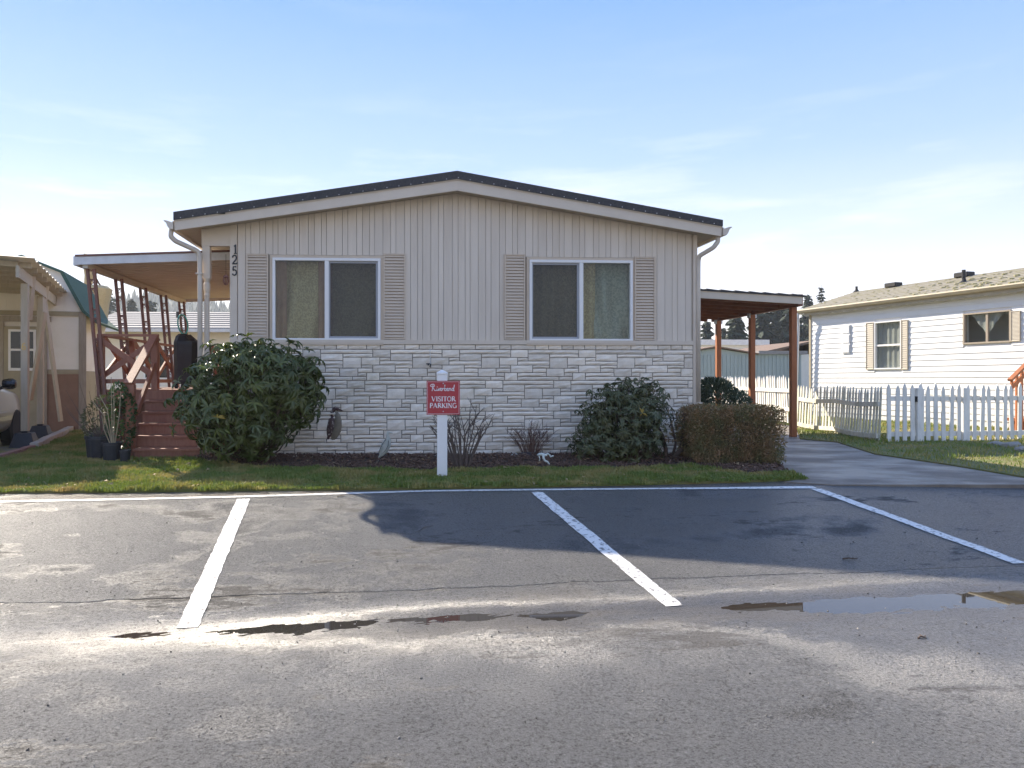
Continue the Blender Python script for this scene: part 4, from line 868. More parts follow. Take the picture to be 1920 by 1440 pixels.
for s in (-1, 1):
    for (ya, yb, yc, yd) in ((-1.62, -.80, -1.12, -1.60), (-2.50, -1.70, -1.68, -2.40)):
        mb = MB(); q = [(ya, .99, .885), (yb, .99, .875), (yc, 1.36, .765), (yd, 1.37, .765)]; mb.add([(-.82+s*h_, y_, z_) for y_, z_, h_ in q]+[(-.82+s*(h_-.05), y_, z_) for y_, z_, h_ in q], [(0,1,2,3), (7,6,5,4), (0,4,5,1), (1,5,6,2), (2,6,7,3), (3,7,4,0)]); mb.build('side_window', M['cardark'], car)
    MB().box(-.82+s*.45, -.82+s*.70, .55, .70, .60, .73).build('headlight', M['white_vinyl'], car, bevel=.02)
# edging between gravel and lawn
def edging(a, b, n, mat, name, label, w=.09, h=.09):
    r_ = empty(name, (a[0], a[1], 0), 0, label, 'edging'); a = Vector((a[0], a[1], 0)); b = Vector((b[0], b[1], 0)); d = (b-a)/n
    for i in range(n):
        p = d*i+Vector((random.uniform(-.01,.01), random.uniform(-.01,.01), 0)); q = d*(i+.94)
        MB().bar(p+Vector((0,0,h/2)), q+Vector((0,0,h/2+random.uniform(-.008,.008))), w, h).build('edging_brick', mat, r_, bevel=.008)
edging(G(-160,907,.03), G(62,841,.03), 16, M['redbrick'], 'brick_edging', 'low red brick edging between gravel drive and lawn'); edging(G(64,840.5,.03), G(142,802,.03), 12, M['pale_edge'], 'stone_edging', 'pale stone edging curving past the pier blocks', .13, .12)
# ============================================================ RIGHT: CARPORT, FENCE, WHITE HOUSE
cr_ = empty('timber_carport', (0, 11.0, 0), H.th, 'lean-to carport with orange cedar posts on the right side of the beige house', 'carport')
pf = Vector(G(1487, 820)+( ) if False else G(1487, 820)); cT, cD = H.loc(pf)
for (u, dY) in ((1487, 0), (1410, 1.72), (1348, 3.45)):
    MB().box(cT-.055, cT+.055, cD+dY-.055, cD+dY+.055, 0, 2.57).build('post', M['cedar'], cr_, bevel=.006)
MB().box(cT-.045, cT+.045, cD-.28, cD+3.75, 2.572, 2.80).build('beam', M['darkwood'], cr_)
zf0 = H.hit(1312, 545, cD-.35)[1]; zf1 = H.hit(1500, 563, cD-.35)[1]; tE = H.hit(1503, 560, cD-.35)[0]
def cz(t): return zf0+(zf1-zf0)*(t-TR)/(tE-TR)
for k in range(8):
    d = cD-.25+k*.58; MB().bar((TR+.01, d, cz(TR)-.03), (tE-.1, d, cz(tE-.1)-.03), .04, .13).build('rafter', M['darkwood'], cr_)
MB().bar((TR+.01, cD-.36, cz(TR)), (tE, cD-.36, cz(tE)), .03, .15).build('fascia', M['trim'], cr_)
nb_ = 7
for k in range(nb_):
    x0 = TR+.01+(tE-TR)*k/nb_; x1 = TR+.01+(tE-TR)*(k+1)/nb_-.008
    mb = MB(); mb.prism([(x0, cz(x0)+.042), (x1, cz(x1)+.042), (x1, cz(x1)+.062), (x0, cz(x0)+.062)], 'y', cD-.34, cD+4.1); mb.build('roof_board', M['darkwood'], cr_)
n_s = 12; Ls = (tE+.06-TR)/n_s
for k in range(n_s):
    x0 = TR+.012+Ls*k; x1 = x0+Ls+.0; mb = MB(); mb.prism([(x0, cz(x0)+.064), (x1, cz(x1)+.066), (x1, cz(x1)+.092), (x0, cz(x0)+.112)], 'y', cD-.40, cD+4.15); mb.build('shingle_course', M['brownroof'] if 0 else M['shingle_edge'], cr_)
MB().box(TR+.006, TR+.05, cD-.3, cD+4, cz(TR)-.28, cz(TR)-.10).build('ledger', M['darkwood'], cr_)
for k in range(1, 8):
    d = cD-.25+k*.58; MB().box(cT-.055, cT-.046, d-.02, d+.02, 2.70, 2.86).build('hanger', M['galv'], cr_)
for dY in (1.72, 3.45): MB().box(cT-.085, cT+.085, cD+dY-.05, cD+dY+.05, 2.50, 2.60).build('post_cap', M['galv'], cr_)
# picket fences
def picket_mesh(h, w, mat, name='picket'):
    mb = MB(); mb.prism([(-w/2, 0), (w/2, 0), (w/2, h-.1), (w*.28, h-.045), (w*.22, h-.03), (0, h), (-w*.22, h-.03), (-w*.28, h-.045), (-w/2, h-.1)], 'y', -.009, .009); return mb.mesh(name, mat)
def fence(label, path, sp, h, w, mat, rails=(.25, .80), z0=.03, lean=0.0, side=-1, jitter=.012, posts=True, droop=0.0, lift=0.0):
    r_ = empty('picket_fence', (path[0][0], path[0][1], 0), 0, label, 'fence', 'white picket fence runs'); me = [picket_mesh(h+e, w, mat) for e in (0, .02, -.02)]
    o0 = Vector((path[0][0], path[0][1], 0))
    for a, b in zip(path[:-1], path[1:]):
        a = Vector((a[0], a[1], 0)); b = Vector((b[0], b[1], 0)); d = b-a; L = d.length; dd = d/L; nn = Vector((dd.y, -dd.x, 0)); an = math.atan2(dd.y, dd.x); k = int(L/sp)
        for i in range(k+1):
            p = a+dd*(i*L/k)-o0; o = link('picket', me[random.randrange(3)], r_, p+Vector((0, 0, z0+lift+random.uniform(-jitter, jitter)-droop*math.sin(3.14*i/k))), (lean+random.uniform(-.012,.012), random.uniform(-.03,.03), an))
        for rz_ in rails:
            s = nn*(-side)*.03; ms = 6
            for q in range(ms):
                f0, f1 = q/ms, (q+1)/ms; z_a = rz_-droop*math.sin(3.14*f0)+lift; z_b = rz_-droop*math.sin(3.14*f1)+lift; tl = -math.tan(lean)
                MB().bar(a+dd*(L*f0)-o0+s+nn*(-tl*z_a)+Vector((0,0,z_a)), a+dd*(L*f1)-o0+s+nn*(-tl*z_b)+Vector((0,0,z_b)), .035, .085).build('rail', mat, r_)
        if posts:
            for f in (0, 1): p = a+dd*(L*f)-o0+nn*(-side)*.095; MB().box(p.x-.045, p.x+.045, p.y-.045, p.y+.045, 0, h-.02).build('fence_post', mat, r_)
    return r_
fA = G(1667, 831); fB = G(1494, 803.5); fC = (9.5, 27.0)
fence('straight upright white picket fence run in front of the white neighbour house', [fA, (10.75, 13.8), (12.6, 14.2)], .150, 1.03, .078, M['picket'], rails=(.16, .80), side=1, posts=False)
fence('weathered leaning picket fence run receding behind the front carport post', [(fA[0]-.09, fA[1]+.16), (8.30, 15.6), (fB[0], fB[1])], .135, .98, .065, M['picket_moss'], rails=(.12, .70), lean=.05, side=1, droop=.03, posts=False)
fence('far white picket fence run beyond the cedar carport posts', [(fB[0]+.03, fB[1]+.25), (9.0, 22.4), fC], .17, 1.12, .085, M['picket'], rails=(.35, .80), lean=-.03, side=1, lift=.08, posts=False)
MB()
for u_, lb, lt in ((1717, 'wide white gate post with dark latch in the front picket fence', True), (1812, 'second wide white gate post in the front picket fence nearer the right edge', False)):
    gx_ = (u_-U0)/F*13.6; gy_ = fA[1]+(13.8-fA[1])*(gx_-fA[0])/(10.75-fA[0]); gp = empty('gate_post', (gx_, gy_+.02, 0), R(6), lb, 'post', 'gate posts of the picket fence')
    mb = MB(); mb.box(-.062, .030, -.055, .045, 0, .99); mb.box(.033, .072, -.05, .04, 0, .97); mb.build('post', M['picket'], gp, bevel=.004)
    if lt: MB().box(-.085,-.064,-.06,-.02,.74,.84).build('latch', M['iron'], gp)
# white neighbour house
p0 = Vector((12.47, 19.0)); N = Frame(p0.x, p0.y, 0); N.th = R(15); N.ex = Vector((-math.sin(R(15)), math.cos(R(15)))); N.ey = Vector((math.cos(R(15)), math.sin(R(15))))
# local: x = along the wall to the back-left, y = into the house.  object rotation so that local x->ex : angle 105 deg, y axis mirrored => use t negative
nh = empty('neighbour_house', (p0.x, p0.y, 0), R(15), 'white lap-sided mobile home with mossy roof behind the picket fence', 'house')
# in nh local: X = into the house, Y = along the wall (away from camera)
def NH(u, v, X=0.0):
    r_ = Vector(((u-U0)/F, 1.0)); k = (X+p0.dot(N.ey))/r_.dot(N.ey); q = r_*k-p0; return q.dot(N.ex), EYE-(v-V0)/F*k
yL = NH(1521, 650)[0]; yR = NH(1990, 650)[0]; zE = NH(1740, 556)[1]; NB = .18
# window openings are overlaid on recessed dark boxes: wall pieces around them
NW = [(NH(1690,646)[0], NH(1642,646)[0], NH(1665,690)[1], NH(1665,604)[1]), (NH(1895,620)[0], NH(1809,620)[0], NH(1850,641)[1], NH(1850,587)[1])]
mb = MB()
ys = sorted([yR, yL]+[q for w in NW for q in w[:2]])
for a, b in zip(ys[:-1], ys[1:]):
    w = [w for w in NW if abs(w[0]-a) < 1e-6 and abs(w[1]-b) < 1e-6]
    if w: mb.box(.012, .12, a, b, NB, w[0][2]); mb.box(.012, .12, a, b, w[0][3], zE)
    else: mb.box(.012, .12, a, b, NB, zE)
mb.box(.121, 4.0, yL-.1, yL, NB, zE); mb.box(.121, 4.0, yR, yR+.1, NB, zE); mb.box(3.9, 4.0, yR+.1, yL-.1, NB, zE); mb.box(.9, 1.0, yR+.1, yL-.1, NB, zE)
nwall = mb.build('wall', M['lap'], nh)
rows = 21; rh = (zE-.02-NB)/rows
for i in range(rows):
    z0_ = NB+i*rh; z1_ = z0_+rh+.004; cuts = [(yR, yL)]
    for w in NW:
        if z1_ > w[2]-.03 and z0_ < w[3]+.03:
            new = []
            for a, b in cuts:
                if w[0]-.03 > a: new.append((a, min(b, w[0]-.03)))
                if w[1]+.03 < b: new.append((max(a, w[1]+.03), b))
            cuts = new
    for a, b in cuts:
        if b-a < .02: continue
        mb = MB(); mb.prism([(-.019, z0_), (-.004, z1_), (.011, z1_), (.011, z0_)], 'y', a, b); mb.build('lap_board', M['lap'], nwall)
MB().box(.0, .012, yR, yL, 0.0, NB-.002).build('skirting', M['lap'], nh); MB().box(.02, 3.9, yR+.05, yL-.05, 0, NB-.003).build('base', M['mortar'], nh)
for (y_, dy, mt) in ((yL, .055, 'scallop'),): MB().box(-.035, .05, y_-.02, y_+dy, 0.02, zE).build('corner_trim', M[mt], nh)
# roof
zR = 3.93; EO = .22; yLo = yL+.28
rq = [(-EO, zE+.02), (2.0, zR), (4.0+EO, zE+.02), (4.0+EO, zE-.05), (2.0, zR-.08), (-EO, zE-.05)]
mb = MB(); mb.prism(rq, 'y', yR-.3, yLo); nroof = mb.build('roof', M['mossroof'], nh)
mb = MB(); mb.prism([(-.01, zE-.06), (4.0, zE-.06), (2.0, zR-.10)], 'y', yL-.11, yL-.01); mb.build('gable', M['lap'], nh)
nt = 9; sl_ = Vector((2.0+EO, zR-zE-.02))
for k in range(nt):      # shingle courses stepping up the slope
    a = Vector((-EO-.01, zE+.022))+sl_*(k/nt); b = Vector((-EO-.01, zE+.022))+sl_*((k+1)/nt); mb = MB(); mb.prism([(a.x, a.y+.001), (a.x, a.y+.022), (b.x, b.y+.006), (b.x, b.y+.001)], 'y', yR-.31, yLo+.01); mb.build('shingle_course', M['mossroof'], nroof)
# moss cushions
mb = MB(); rg = random.Random(3)
for k in range(240):
    y_ = rg.uniform(yR, yLo); f = rg.random()**1.3*.95; x_ = -EO+sl_.x*f; z_ = zE+.03+sl_.y*f; r0 = rg.uniform(.02, .06)*(1.3 if y_ < 1 else .8); mb.lathe([(r0, 0), (r0*.8, r0*.35), (r0*.3, r0*.5)], (x_, y_, z_), 6)
o = mb.build('moss', mk('moss', (.215,.195,.08), (.25,.22,.13), 6, .95, world=True), nroof); o['kind'] = 'stuff'
mb = MB(); x = -EO; mb.prism([(x, zE+.02), (x-.09, zE+.03), (x-.10, zE), (x-.07, zE-.06), (x-.02, zE-.08), (x, zE-.08)], 'y', yR-.3, yLo); mb.build('gutter', M['scallop'], nroof)
# scalloped valance under the eave
mb = MB(); V = []; n = int((yLo-.2-yR)/.04); 
for i in range(n+1):
    y_ = yR+i*.04; V += [(-EO+.012, y_, zE-.06), (-EO+.012, y_, zE-.15-.03*abs(math.sin(y_*3.14/.42))), (-EO+.024, y_, zE-.06), (-EO+.024, y_, zE-.15-.03*abs(math.sin(y_*3.14/.42)))]
fs = []
for i in range(n): k = i*4; fs += [(k, k+4, k+5, k+1), (k+2, k+3, k+7, k+6), (k+1, k+5, k+7, k+3)]
mb.add(V, fs); mb.build('scalloped_valance', M['scallop'], nroof); MB().box(-EO+.03, -.021, yR-.2, yLo-.02, zE-.10, zE-.085).build('soffit', M['lap'], nroof)
mb = MB(); mb.tube([(-EO-.05, yLo-.05, zE-.07), (-EO-.05, yLo-.04, zE-.2), (-EO-.02, yLo-.02, zE-.4), (-EO-.02, yLo+.1, .1)], .035, 8); mb.build('downspout', M['galv'], nh)
def roofpt(u, v, f):      # point on the front slope a fraction f up it
    X = -EO+sl_.x*f; y_, z_ = NH(u, v, X); return X, y_, zE+.04+sl_.y*f
for (u, vt, f, r_) in ((1606, 537, .97, .035), (1807, 506, .52, .045)):
    X, y_, z_ = roofpt(u, vt, f); zt_ = NH(u, vt, X)[1]; mb = MB(); mb.tube([(X, y_, z_-.05), (X, y_, zt_)], r_, 10); mb.lathe([(.11,0),(.06,.05),(r_+.004,.09)], (X, y_, z_-.02), 10); mb.build('vent_pipe', M['iron'], nroof)
for (u, v) in ((1676, 540), (1809, 521)):
    X, y_, z_ = roofpt(u, v, .93); mb = MB(); mb.box(X-.16, X+.12, y_-.2, y_+.2, z_-.02, z_+.11); mb.build('box_vent', M['iron'], nroof, bevel=.02)
# windows of the white house
def nwin(w, kind):
    a, b, z0_, z1_ = w; f = .05; fm = M['white_vinyl'] if kind == 'hung' else M['grey_wood']
    mb = MB(); mb.box(-.035, .05, a-.028, b+.028, z1_-.004, z1_+.03); mb.box(-.04, .05, a-.028, b+.028, z0_-.035, z0_+.004); mb.box(-.035, .05, a-.028, a+.012, z0_+.004, z1_-.004); mb.box(-.035, .05, b-.012, b+.028, z0_+.004, z1_-.004); wo = mb.build('window', M['lap'] if kind == 'hung' else M['grey_wood'], nh)
    zm = (z0_+z1_)/2; ym = (a+b)/2; mb = MB()
    if kind == 'hung': mb.box(-.01, .03, a+.012, b-.012, zm-.025, zm+.025)
    else: mb.box(-.01, .03, ym-.025, ym+.025, z0_+.004, z1_-.004)
    mb.build('sash_bar', fm, wo)
    MB().box(.03, .034, a+.012, b-.012, z0_+.004, z1_-.004).build('pane', M['glass'], wo)
    return wo
def yfolds(a, b, z0_, z1_, X, mat, parent, shape=None, n=40):
    V = []; Fc = []; rows = 10
    for j in range(rows+1):
        fz = j/rows
        for i in range(n+1):
            fx = i/n; y_ = a+(b-a)*fx; zb_ = shape(fx) if shape else 0; z_ = z1_-(z1_-(z0_+zb_*(z1_-z0_)))*fz; V.append((X+.012*math.sin(fx*6.28*5), y_, z_))
    for j in range(rows):
        for i in range(n): k = j*(n+1)+i; Fc.append((k, k+1, k+n+2, k+n+1))
    return link('curtain', raw_mesh('curtain', V, Fc, mat, True), parent)
w_ = nwin(NW[0], 'hung'); yfolds(NW[0][0], NW[0][1], NW[0][2], NW[0][3], .075, M['curtain_white'], w_)
w_ = nwin(NW[1], 'slide'); a, b = NW[1][:2]; yfolds(a+.05, b-.05, NW[1][2], NW[1][3], .075, M['curtain_white'], w_, shape=lambda f: abs(f-.55)*1.9+.25 if f > .1 else .9)
def nshut(u0, u1, v0, v1):
    a = NH(u1, v0)[0]; b = NH(u0, v0)[0]; z1_ = NH((u0+u1)/2, v0)[1]; z0_ = NH((u0+u1)/2, v1)[1]; wr = .02; mb = MB()
    mb.box(-.045, -.021, a, a+wr, z0_, z1_); mb.box(-.045, -.021, b-wr, b, z0_, z1_); mb.box(-.0445, -.021, a+wr, b-wr, z0_, z0_+wr); mb.box(-.0445, -.021, a+wr, b-wr, z1_-wr, z1_)
    n = 22; h = (z1_-z0_-2*wr)/n
    for i in range(n): zz = z0_+wr+i*h; mb.add([(-.042, a+wr, zz), (-.042, b-wr, zz), (-.026, b-wr, zz+h*1.02), (-.026, a+wr, zz+h*1.02)], [(0,1,2,3)])
    mb.build('shutter', M['tan_shutter'], nh)
nshut(1625.5, 1640, 605, 693); nshut(1691.5, 1704, 600, 693); nshut(1897, 1915, 583, 640)
a, b = NH(1596,612)[0], NH(1580.5,612)[0]; z1_ = NH(1588,609)[1]; z0_ = NH(1588,663)[1]; mb = MB(); mb.box(-.04, -.021, a, b, z0_, z1_); vp = mb.build('wall_panel', M['lap'], nh)
for k in range(3):
    h = (z1_-z0_)/3; MB().box(-.055, -.041, a+.03, b-.03, z0_+k*h+.03, z0_+(k+1)*h-.02).build('louvre', M['lap'], vp)
# red steps rail by the white house
sr = empty('stair_railing', (*pix(1897, 800, 15.2)[:2], 0), 0, 'orange-red wooden stair railing at the right edge by the white house', 'railing')
q0 = pix(1897, 800, 15.2); dd = Vector((.92, .38, 0)).normalized()
for k in range(7): MB().box(-.02, .02, -.02, .02, .03+k*.0, EYE+(V0-712)/F*15.2+k*.16*.62).build('baluster', M['cedar'], sr, loc=dd*(k*.16))
MB().bar(dd*-.06+Vector((0,0,1.13)), dd*1.05+Vector((0,0,1.13+1.11*.62)), .09, .045).build('handrail', M['cedar'], sr); MB().bar(dd*-.02+Vector((0,0,.98)), dd*1.05+Vector((0,0,.98+1.07*.62)), .04, .09).build('lower_rail', M['cedar'], sr)
MB().bar(dd*.5+Vector((0,.3,.3)), dd*1.3+Vector((0,.3,.3)), .5, .06).build('step', M['cedar'], sr); MB().bar(dd*.7+Vector((0,.3,.15)), dd*1.3+Vector((0,.3,.15)), .5, .28).build('step', M['cedar'], sr)
# rocks by the fence
for k, (u, v, s, lb) in enumerate(((1897, 836, .13, 'largest pale rock at the foot of the picket fence by the right edge'), (1868, 833, .10, 'low grey rock at the foot of the picket fence'), (1917, 843, .09, 'small rock on the grass at the right edge'))):
    bm = bmesh.new(); bmesh.ops.create_icosphere(bm, subdivisions=2, radius=1)
    for vv in bm.verts: vv.co *= 1+.22*math.sin(vv.co.x*4+k)*math.sin(vv.co.y*5+1)+random.uniform(-.06,.06); vv.co.z *= .55
    me = bpy.data.meshes.new('rock'); bm.to_mesh(me); bm.free(); me.materials.append(M['rock']); o = link('rock', me, None, (*G(u, v, .05), .05)); o.scale = (s*1.3, s, s); tag(o, lb, 'rock')
# ============================================================ SIGN
sg = G(829, 892, .03); sign = empty('parking_sign', (sg[0], sg[1], .03), 0, 'red visitor parking sign on a white square post in the lawn', 'sign')
SY = sg[1]; sc_ = SY/F; pw = 19*sc_/2; ph = (892-693)*sc_
mb = MB(); mb.box(-pw, pw, -pw, pw, -.08, ph-.055); mb.build('post', M['white_vinyl'], sign, bevel=.004)
mb = MB(); c = pw*1.12; mb.add([(-c,-c,ph-.055),(c,-c,ph-.055),(c,c,ph-.055),(-c,c,ph-.055),(-c,-c,ph-.035),(c,-c,ph-.035),(c,c,ph-.035),(-c,c,ph-.035),(0,0,ph)], [(3,2,1,0),(0,1,5,4),(1,2,6,5),(2,3,7,6),(3,0,4,7),(4,5,8),(5,6,8),(6,7,8),(7,4,8)]); mb.build('post_cap', M['white_vinyl'], sign)
bx0, bx1 = (800-829)*sc_, (862-829)*sc_; bz1, bz0 = (892-714)*sc_, (892-777)*sc_; by = -pw-.004
board = MB().box(bx0, bx1, by-.006, by, bz0, bz1).build('sign_board', M['signred'], sign); fy = by-.0062
mb = MB(); e = .010; w_ = .0025
for (x0, x1, z0, z1) in ((bx0+e, bx1-e, bz1-e-w_, bz1-e), (bx0+e, bx1-e, bz0+e, bz0+e+w_), (bx0+e, bx0+e+w_, bz0+e+w_, bz1-e-w_), (bx1-e-w_, bx1-e, bz0+e+w_, bz1-e-w_)): mb.box(x0, x1, fy-.001, fy, z0, z1)
mb.build('border_line', M['signwhite'], board)
def arc(cx, cz, rx, rz, a0, a1, n=12): return [(cx+rx*math.cos(R(a0+(a1-a0)*i/n)), cz+rz*math.sin(R(a0+(a1-a0)*i/n))) for i in range(n+1)]
SER = {'V': ([('k',[(.12,1),(.47,0)]),('n',[(.86,1),(.47,0)]),('s',(.12,1)),('s',(.86,1))], .98), 'I': ([('k',[(.22,0),(.22,1)]),('s',(.22,0)),('s',(.22,1))], .44),
 'S': ([('m',arc(.34,.74,.24,.24,20,265,14)+arc(.34,.25,.26,.25,85,-160,14))], .70), 'T': ([('k',[(.42,0),(.42,.96)]),('n',[(.04,.82),(.05,.97),(.79,.97),(.80,.82)]),('s',(.42,0))], .84),
 'O': ([('m',arc(.48,.5,.40,.49,90,450,26))], .98), 'R': ([('k',[(.20,0),(.20,1)]),('m',[(.20,.97)]+arc(.42,.74,.24,.23,90,-90,10)+[(.20,.51)]),('k',[(.44,.50),(.82,.02)]),('s',(.20,0)),('s',(.86,0))], .90),
 'P': ([('k',[(.20,0),(.20,1)]),('m',[(.20,.97)]+arc(.42,.72,.26,.25,90,-90,10)+[(.20,.47)]),('s',(.20,0))], .76), 'A': ([('n',[(.12,0),(.47,1)]),('k',[(.47,1),(.84,0)]),('n',[(.25,.34),(.70,.34)]),('s',(.12,0)),('s',(.86,0))], .98),
 'K': ([('k',[(.20,0),(.20,1)]),('n',[(.78,1),(.24,.45)]),('k',[(.38,.58),(.84,0)]),('s',(.20,0)),('s',(.20,1)),('s',(.80,1)),('s',(.88,0))], .96), 'N': ([('n',[(.16,0),(.16,1)]),('k',[(.14,1),(.82,0)]),('n',[(.82,0),(.82,1)]),('s',(.16,0)),('s',(.14,1)),('s',(.82,1))], 1.0),
 'G': ([('m',arc(.50,.5,.40,.49,45,325,22)),('k',[(.82,.05),(.82,.42)]),('s',(.80,.43))], 1.0)}
def serif(mb, text, cx, z, h, width, y):
    tot = sum(SER[c][1] for c in text); sx = width/tot; x = cx-width/2; lay = 0
    for c in text:
        for kind, dat in SER[c][0]:
            lay += 1; yy = y-.00012*(lay % 9)
            if kind == 's': strokes(mb, [[(dat[0]-.15, dat[1]-(.02 if dat[1] > .5 else -.02)), (dat[0]+.15, dat[1]-(.02 if dat[1] > .5 else -.02))]], x, z, sx, h, h*.055, yy, .0006)
            else: strokes(mb, [dat], x, z, sx, h, {'k': h*.185, 'n': h*.075, 'm': h*.13}[kind], yy, .0006)
        x += SER[c][1]*sx
zz = lambda v: (892-v)*sc_
xx = lambda u: (u-829)*sc_
mb = MB(); serif(mb, 'VISITOR', xx(831.5), zz(752), 8.8*sc_, 45*sc_, fy); mb.build('lettering', M['signwhite'], board)
mb = MB(); serif(mb, 'PARKING', xx(831), zz(764.3), 8.8*sc_, 51*sc_, fy); mb.build('lettering', M['signwhite'], board)
RB = [[(0.16,.72),(.02,.74),(-.06,.88),(.06,1.06),(.34,1.12),(.50,.98),(.46,.74),(.24,.56),(.40,.40),(.52,.10),(.66,.04),(.76,.16)], [(.30,1.0),(.24,.5),(.16,.0)],
      [(.76,.16),(.80,.48),(.80,.12),(.90,.04),(.98,.2)], [(.98,.2),(1.02,.48),(1.08,.08),(1.14,.04),(1.24,.40),(1.34,.46)], [(1.34,.22),(1.50,.36),(1.44,.50),(1.34,.42),(1.36,.10),(1.50,.02),(1.60,.16)],
      [(1.60,.16),(1.66,.50),(1.70,.38),(1.84,.46),(1.86,.36)], [(1.86,.36),(1.98,.9),(2.0,1.04),(1.92,.9),(1.92,.06),(2.08,.02),(2.20,.26),(2.10,.44),(1.95,.32)], [(2.24,.22),(2.42,.36),(2.36,.50),(2.25,.40),(2.28,.08),(2.42,.02),(2.52,.18)],
      [(2.54,.48),(2.57,.04)], [(2.57,.30),(2.70,.48),(2.80,.36),(2.80,.08),(2.90,.10)], [(3.20,.40),(3.04,.48),(2.94,.26),(3.02,.04),(3.16,.10),(3.22,.36)], [(3.30,1.02),(3.20,.3),(3.22,.02),(3.32,.06)]]
mb = MB(); sx = 45*sc_/3.4
for i, ln in enumerate(RB): strokes(mb, [ln], xx(808), zz(733.0), sx, 11.5*sc_, 1.25*sc_, fy-.0002*(i % 5), .0006)
mb.tube([(xx(808)+.66*sx+.24*sx, fy-.0006, zz(733)+.66*11.5*sc_), (xx(808)+.66*sx+.24*sx, fy-.0015, zz(733)+.66*11.5*sc_)], .7*sc_, 8); mb.build('lettering', M['signwhite'], board)
for v in (719, 771): MB().lathe([(.007,0),(.006,.002),(.002,.003)], (0,0,0), 10).build('screw', M['galv'], board, loc=(xx(831), fy, zz(v)), rot=(R(90),0,0))
# ============================================================ GARDEN ORNAMENTS
hp_ = G(624, 853, .04); hr = empty('heron_ornament', (*hp_, .03), R(-8), 'tall rusty metal heron ornament standing in front of the stone wall', 'garden ornament'); k_ = hp_[1]/F
def P2(u, v, u0, v0, y=0): return ((u-u0)*k_, y, (v0-v)*k_)
hb = [(628,777,4.5,'n'),(633,790,6,'n'),(632,803,7.5,'b'),(628,815,7,'b'),(622,827,4,'b'),(616,836,1,'b')]
def spine(pts, flat=.6, n=10):
    mb = MB(); V = []
    for i, (u, v, r) in enumerate(pts):
        x, _, z = P2(u, v, 624, 853); a = Vector(pts[min(i+1, len(pts)-1)][:2])-Vector(pts[max(i-1, 0)][:2]); a.normalize(); nx, nz = -a.y, -a.x
        nx, nz = a.y*1.0, a.x*1.0
        for k in range(n):
            an = 6.2832*k/n; V.append((x+nx*r*k_*math.cos(an), flat*r*k_*math.sin(an), z+nz*r*k_*math.cos(an)))
    mb.add(V, [(i*n+k, i*n+(k+1) % n, (i+1)*n+(k+1) % n, (i+1)*n+k) for i in range(len(pts)-1) for k in range(n)]+[tuple(range(n-1,-1,-1)), tuple(range((len(pts)-1)*n, len(pts)*n))]); return mb
spine([(630,770,3.5),(633,778,6),(634,792,8.5),(631,806,9),(626,817,7.5),(620,826,4.5),(616,831,1)]).build('body', M['heron_grey'], hr, smooth=True)
spine([(625,777,2.5),(622,786,7.5),(620,799,9),(617,812,7.5),(614,824,4.8),(613,834,.8)], .85).build('wing', M['heron'], hr, smooth=True)
spine([(622,781,4),(622,773,5),(625,767,5.4),(630,764.5,4.6),(634,766.5,3.2),(640,768,1.7),(645,768.5,.4)], .8).build('head', M['heron'], hr, smooth=True)
mb = MB(); mb.tube([P2(620,766,624,853), P2(614,767,624,853), P2(610,772,624,853)], .004, 5, .001); mb.build('crest', M['heron'], hr)
for pts in ([(624,824),(620,836),(619,853)], [(626,824),(628,840),(634,856)]):
    mb = MB(); mb.tube([P2(u, v, 624, 853) for u, v in pts], .009, 6); mb.build('leg', M['iron'], hr)
hp2 = G(714, 862, .04); h2 = empty('small_heron_ornament', (*hp2, .03), 0, 'small pale green bird ornament leaning beside the rusty heron', 'garden ornament'); k_ = hp2[1]/F
def spine2(pts, u0, v0, flat=.55, n=10):
    mb = MB(); V = []
    for i, (u, v, r) in enumerate(pts):
        x, z = (u-u0)*k_, (v0-v)*k_; a = Vector(pts[min(i+1, len(pts)-1)][:2])-Vector(pts[max(i-1, 0)][:2]); a.normalize()
        for k in range(n): an = 6.2832*k/n; V.append((x+a.y*r*k_*math.cos(an), flat*r*k_*math.sin(an), z+a.x*r*k_*math.cos(an)))
    mb.add(V, [(i*n+k, i*n+(k+1) % n, (i+1)*n+(k+1) % n, (i+1)*n+k) for i in range(len(pts)-1) for k in range(n)]+[tuple(range(n-1,-1,-1)), tuple(range((len(pts)-1)*n, len(pts)*n))]); return mb
spine2([(737,811,.4),(732,810,1.6),(728,809,3.2),(727,815,2.6),(728,822,5.2),(725,832,8.2),(720,843,7.6),(715,851,4.4),(711,857,1.2)], 714, 862).build('body', M['verdigris'], h2, smooth=True)
spine2([(722,824,1.5),(718,832,3.2),(715,841,3),(711,849,.6)], 714, 862, .9).build('wing', M['verdigris'], h2, smooth=True)
mb = MB(); mb.tube([((u-714)*k_, -.05, (862-v)*k_) for u, v in ((724,822),(718,830),(713,840),(710,848))], .005, 5, .002); mb.tube([((u-714)*k_, -.045, (862-v)*k_) for u, v in ((729,824),(728,834),(723,843),(715,850))], .004, 5, .002); mb.build('wing_line', M['iron'], h2)
mb = MB(); mb.tube([((u-714)*k_, 0, (862-v)*k_) for u, v in ((712,853),(710,858),(707,866))], .012, 6); mb.build('leg', M['verdigris'], h2)
fp = G(1022, 872, .04); fg = empty('frog_ornament', (*fp, .03), 0, 'white leaping frog ornament at the edge of the mulch', 'garden ornament'); k_ = fp[1]/F
spine2([(1007,852,1.2),(1011,850.5,2.6),(1016,850.5,3),(1022,852,2.6),(1026,852,1.4)], 1022, 872, 1.1).build('body', M['frog'], fg, smooth=True)
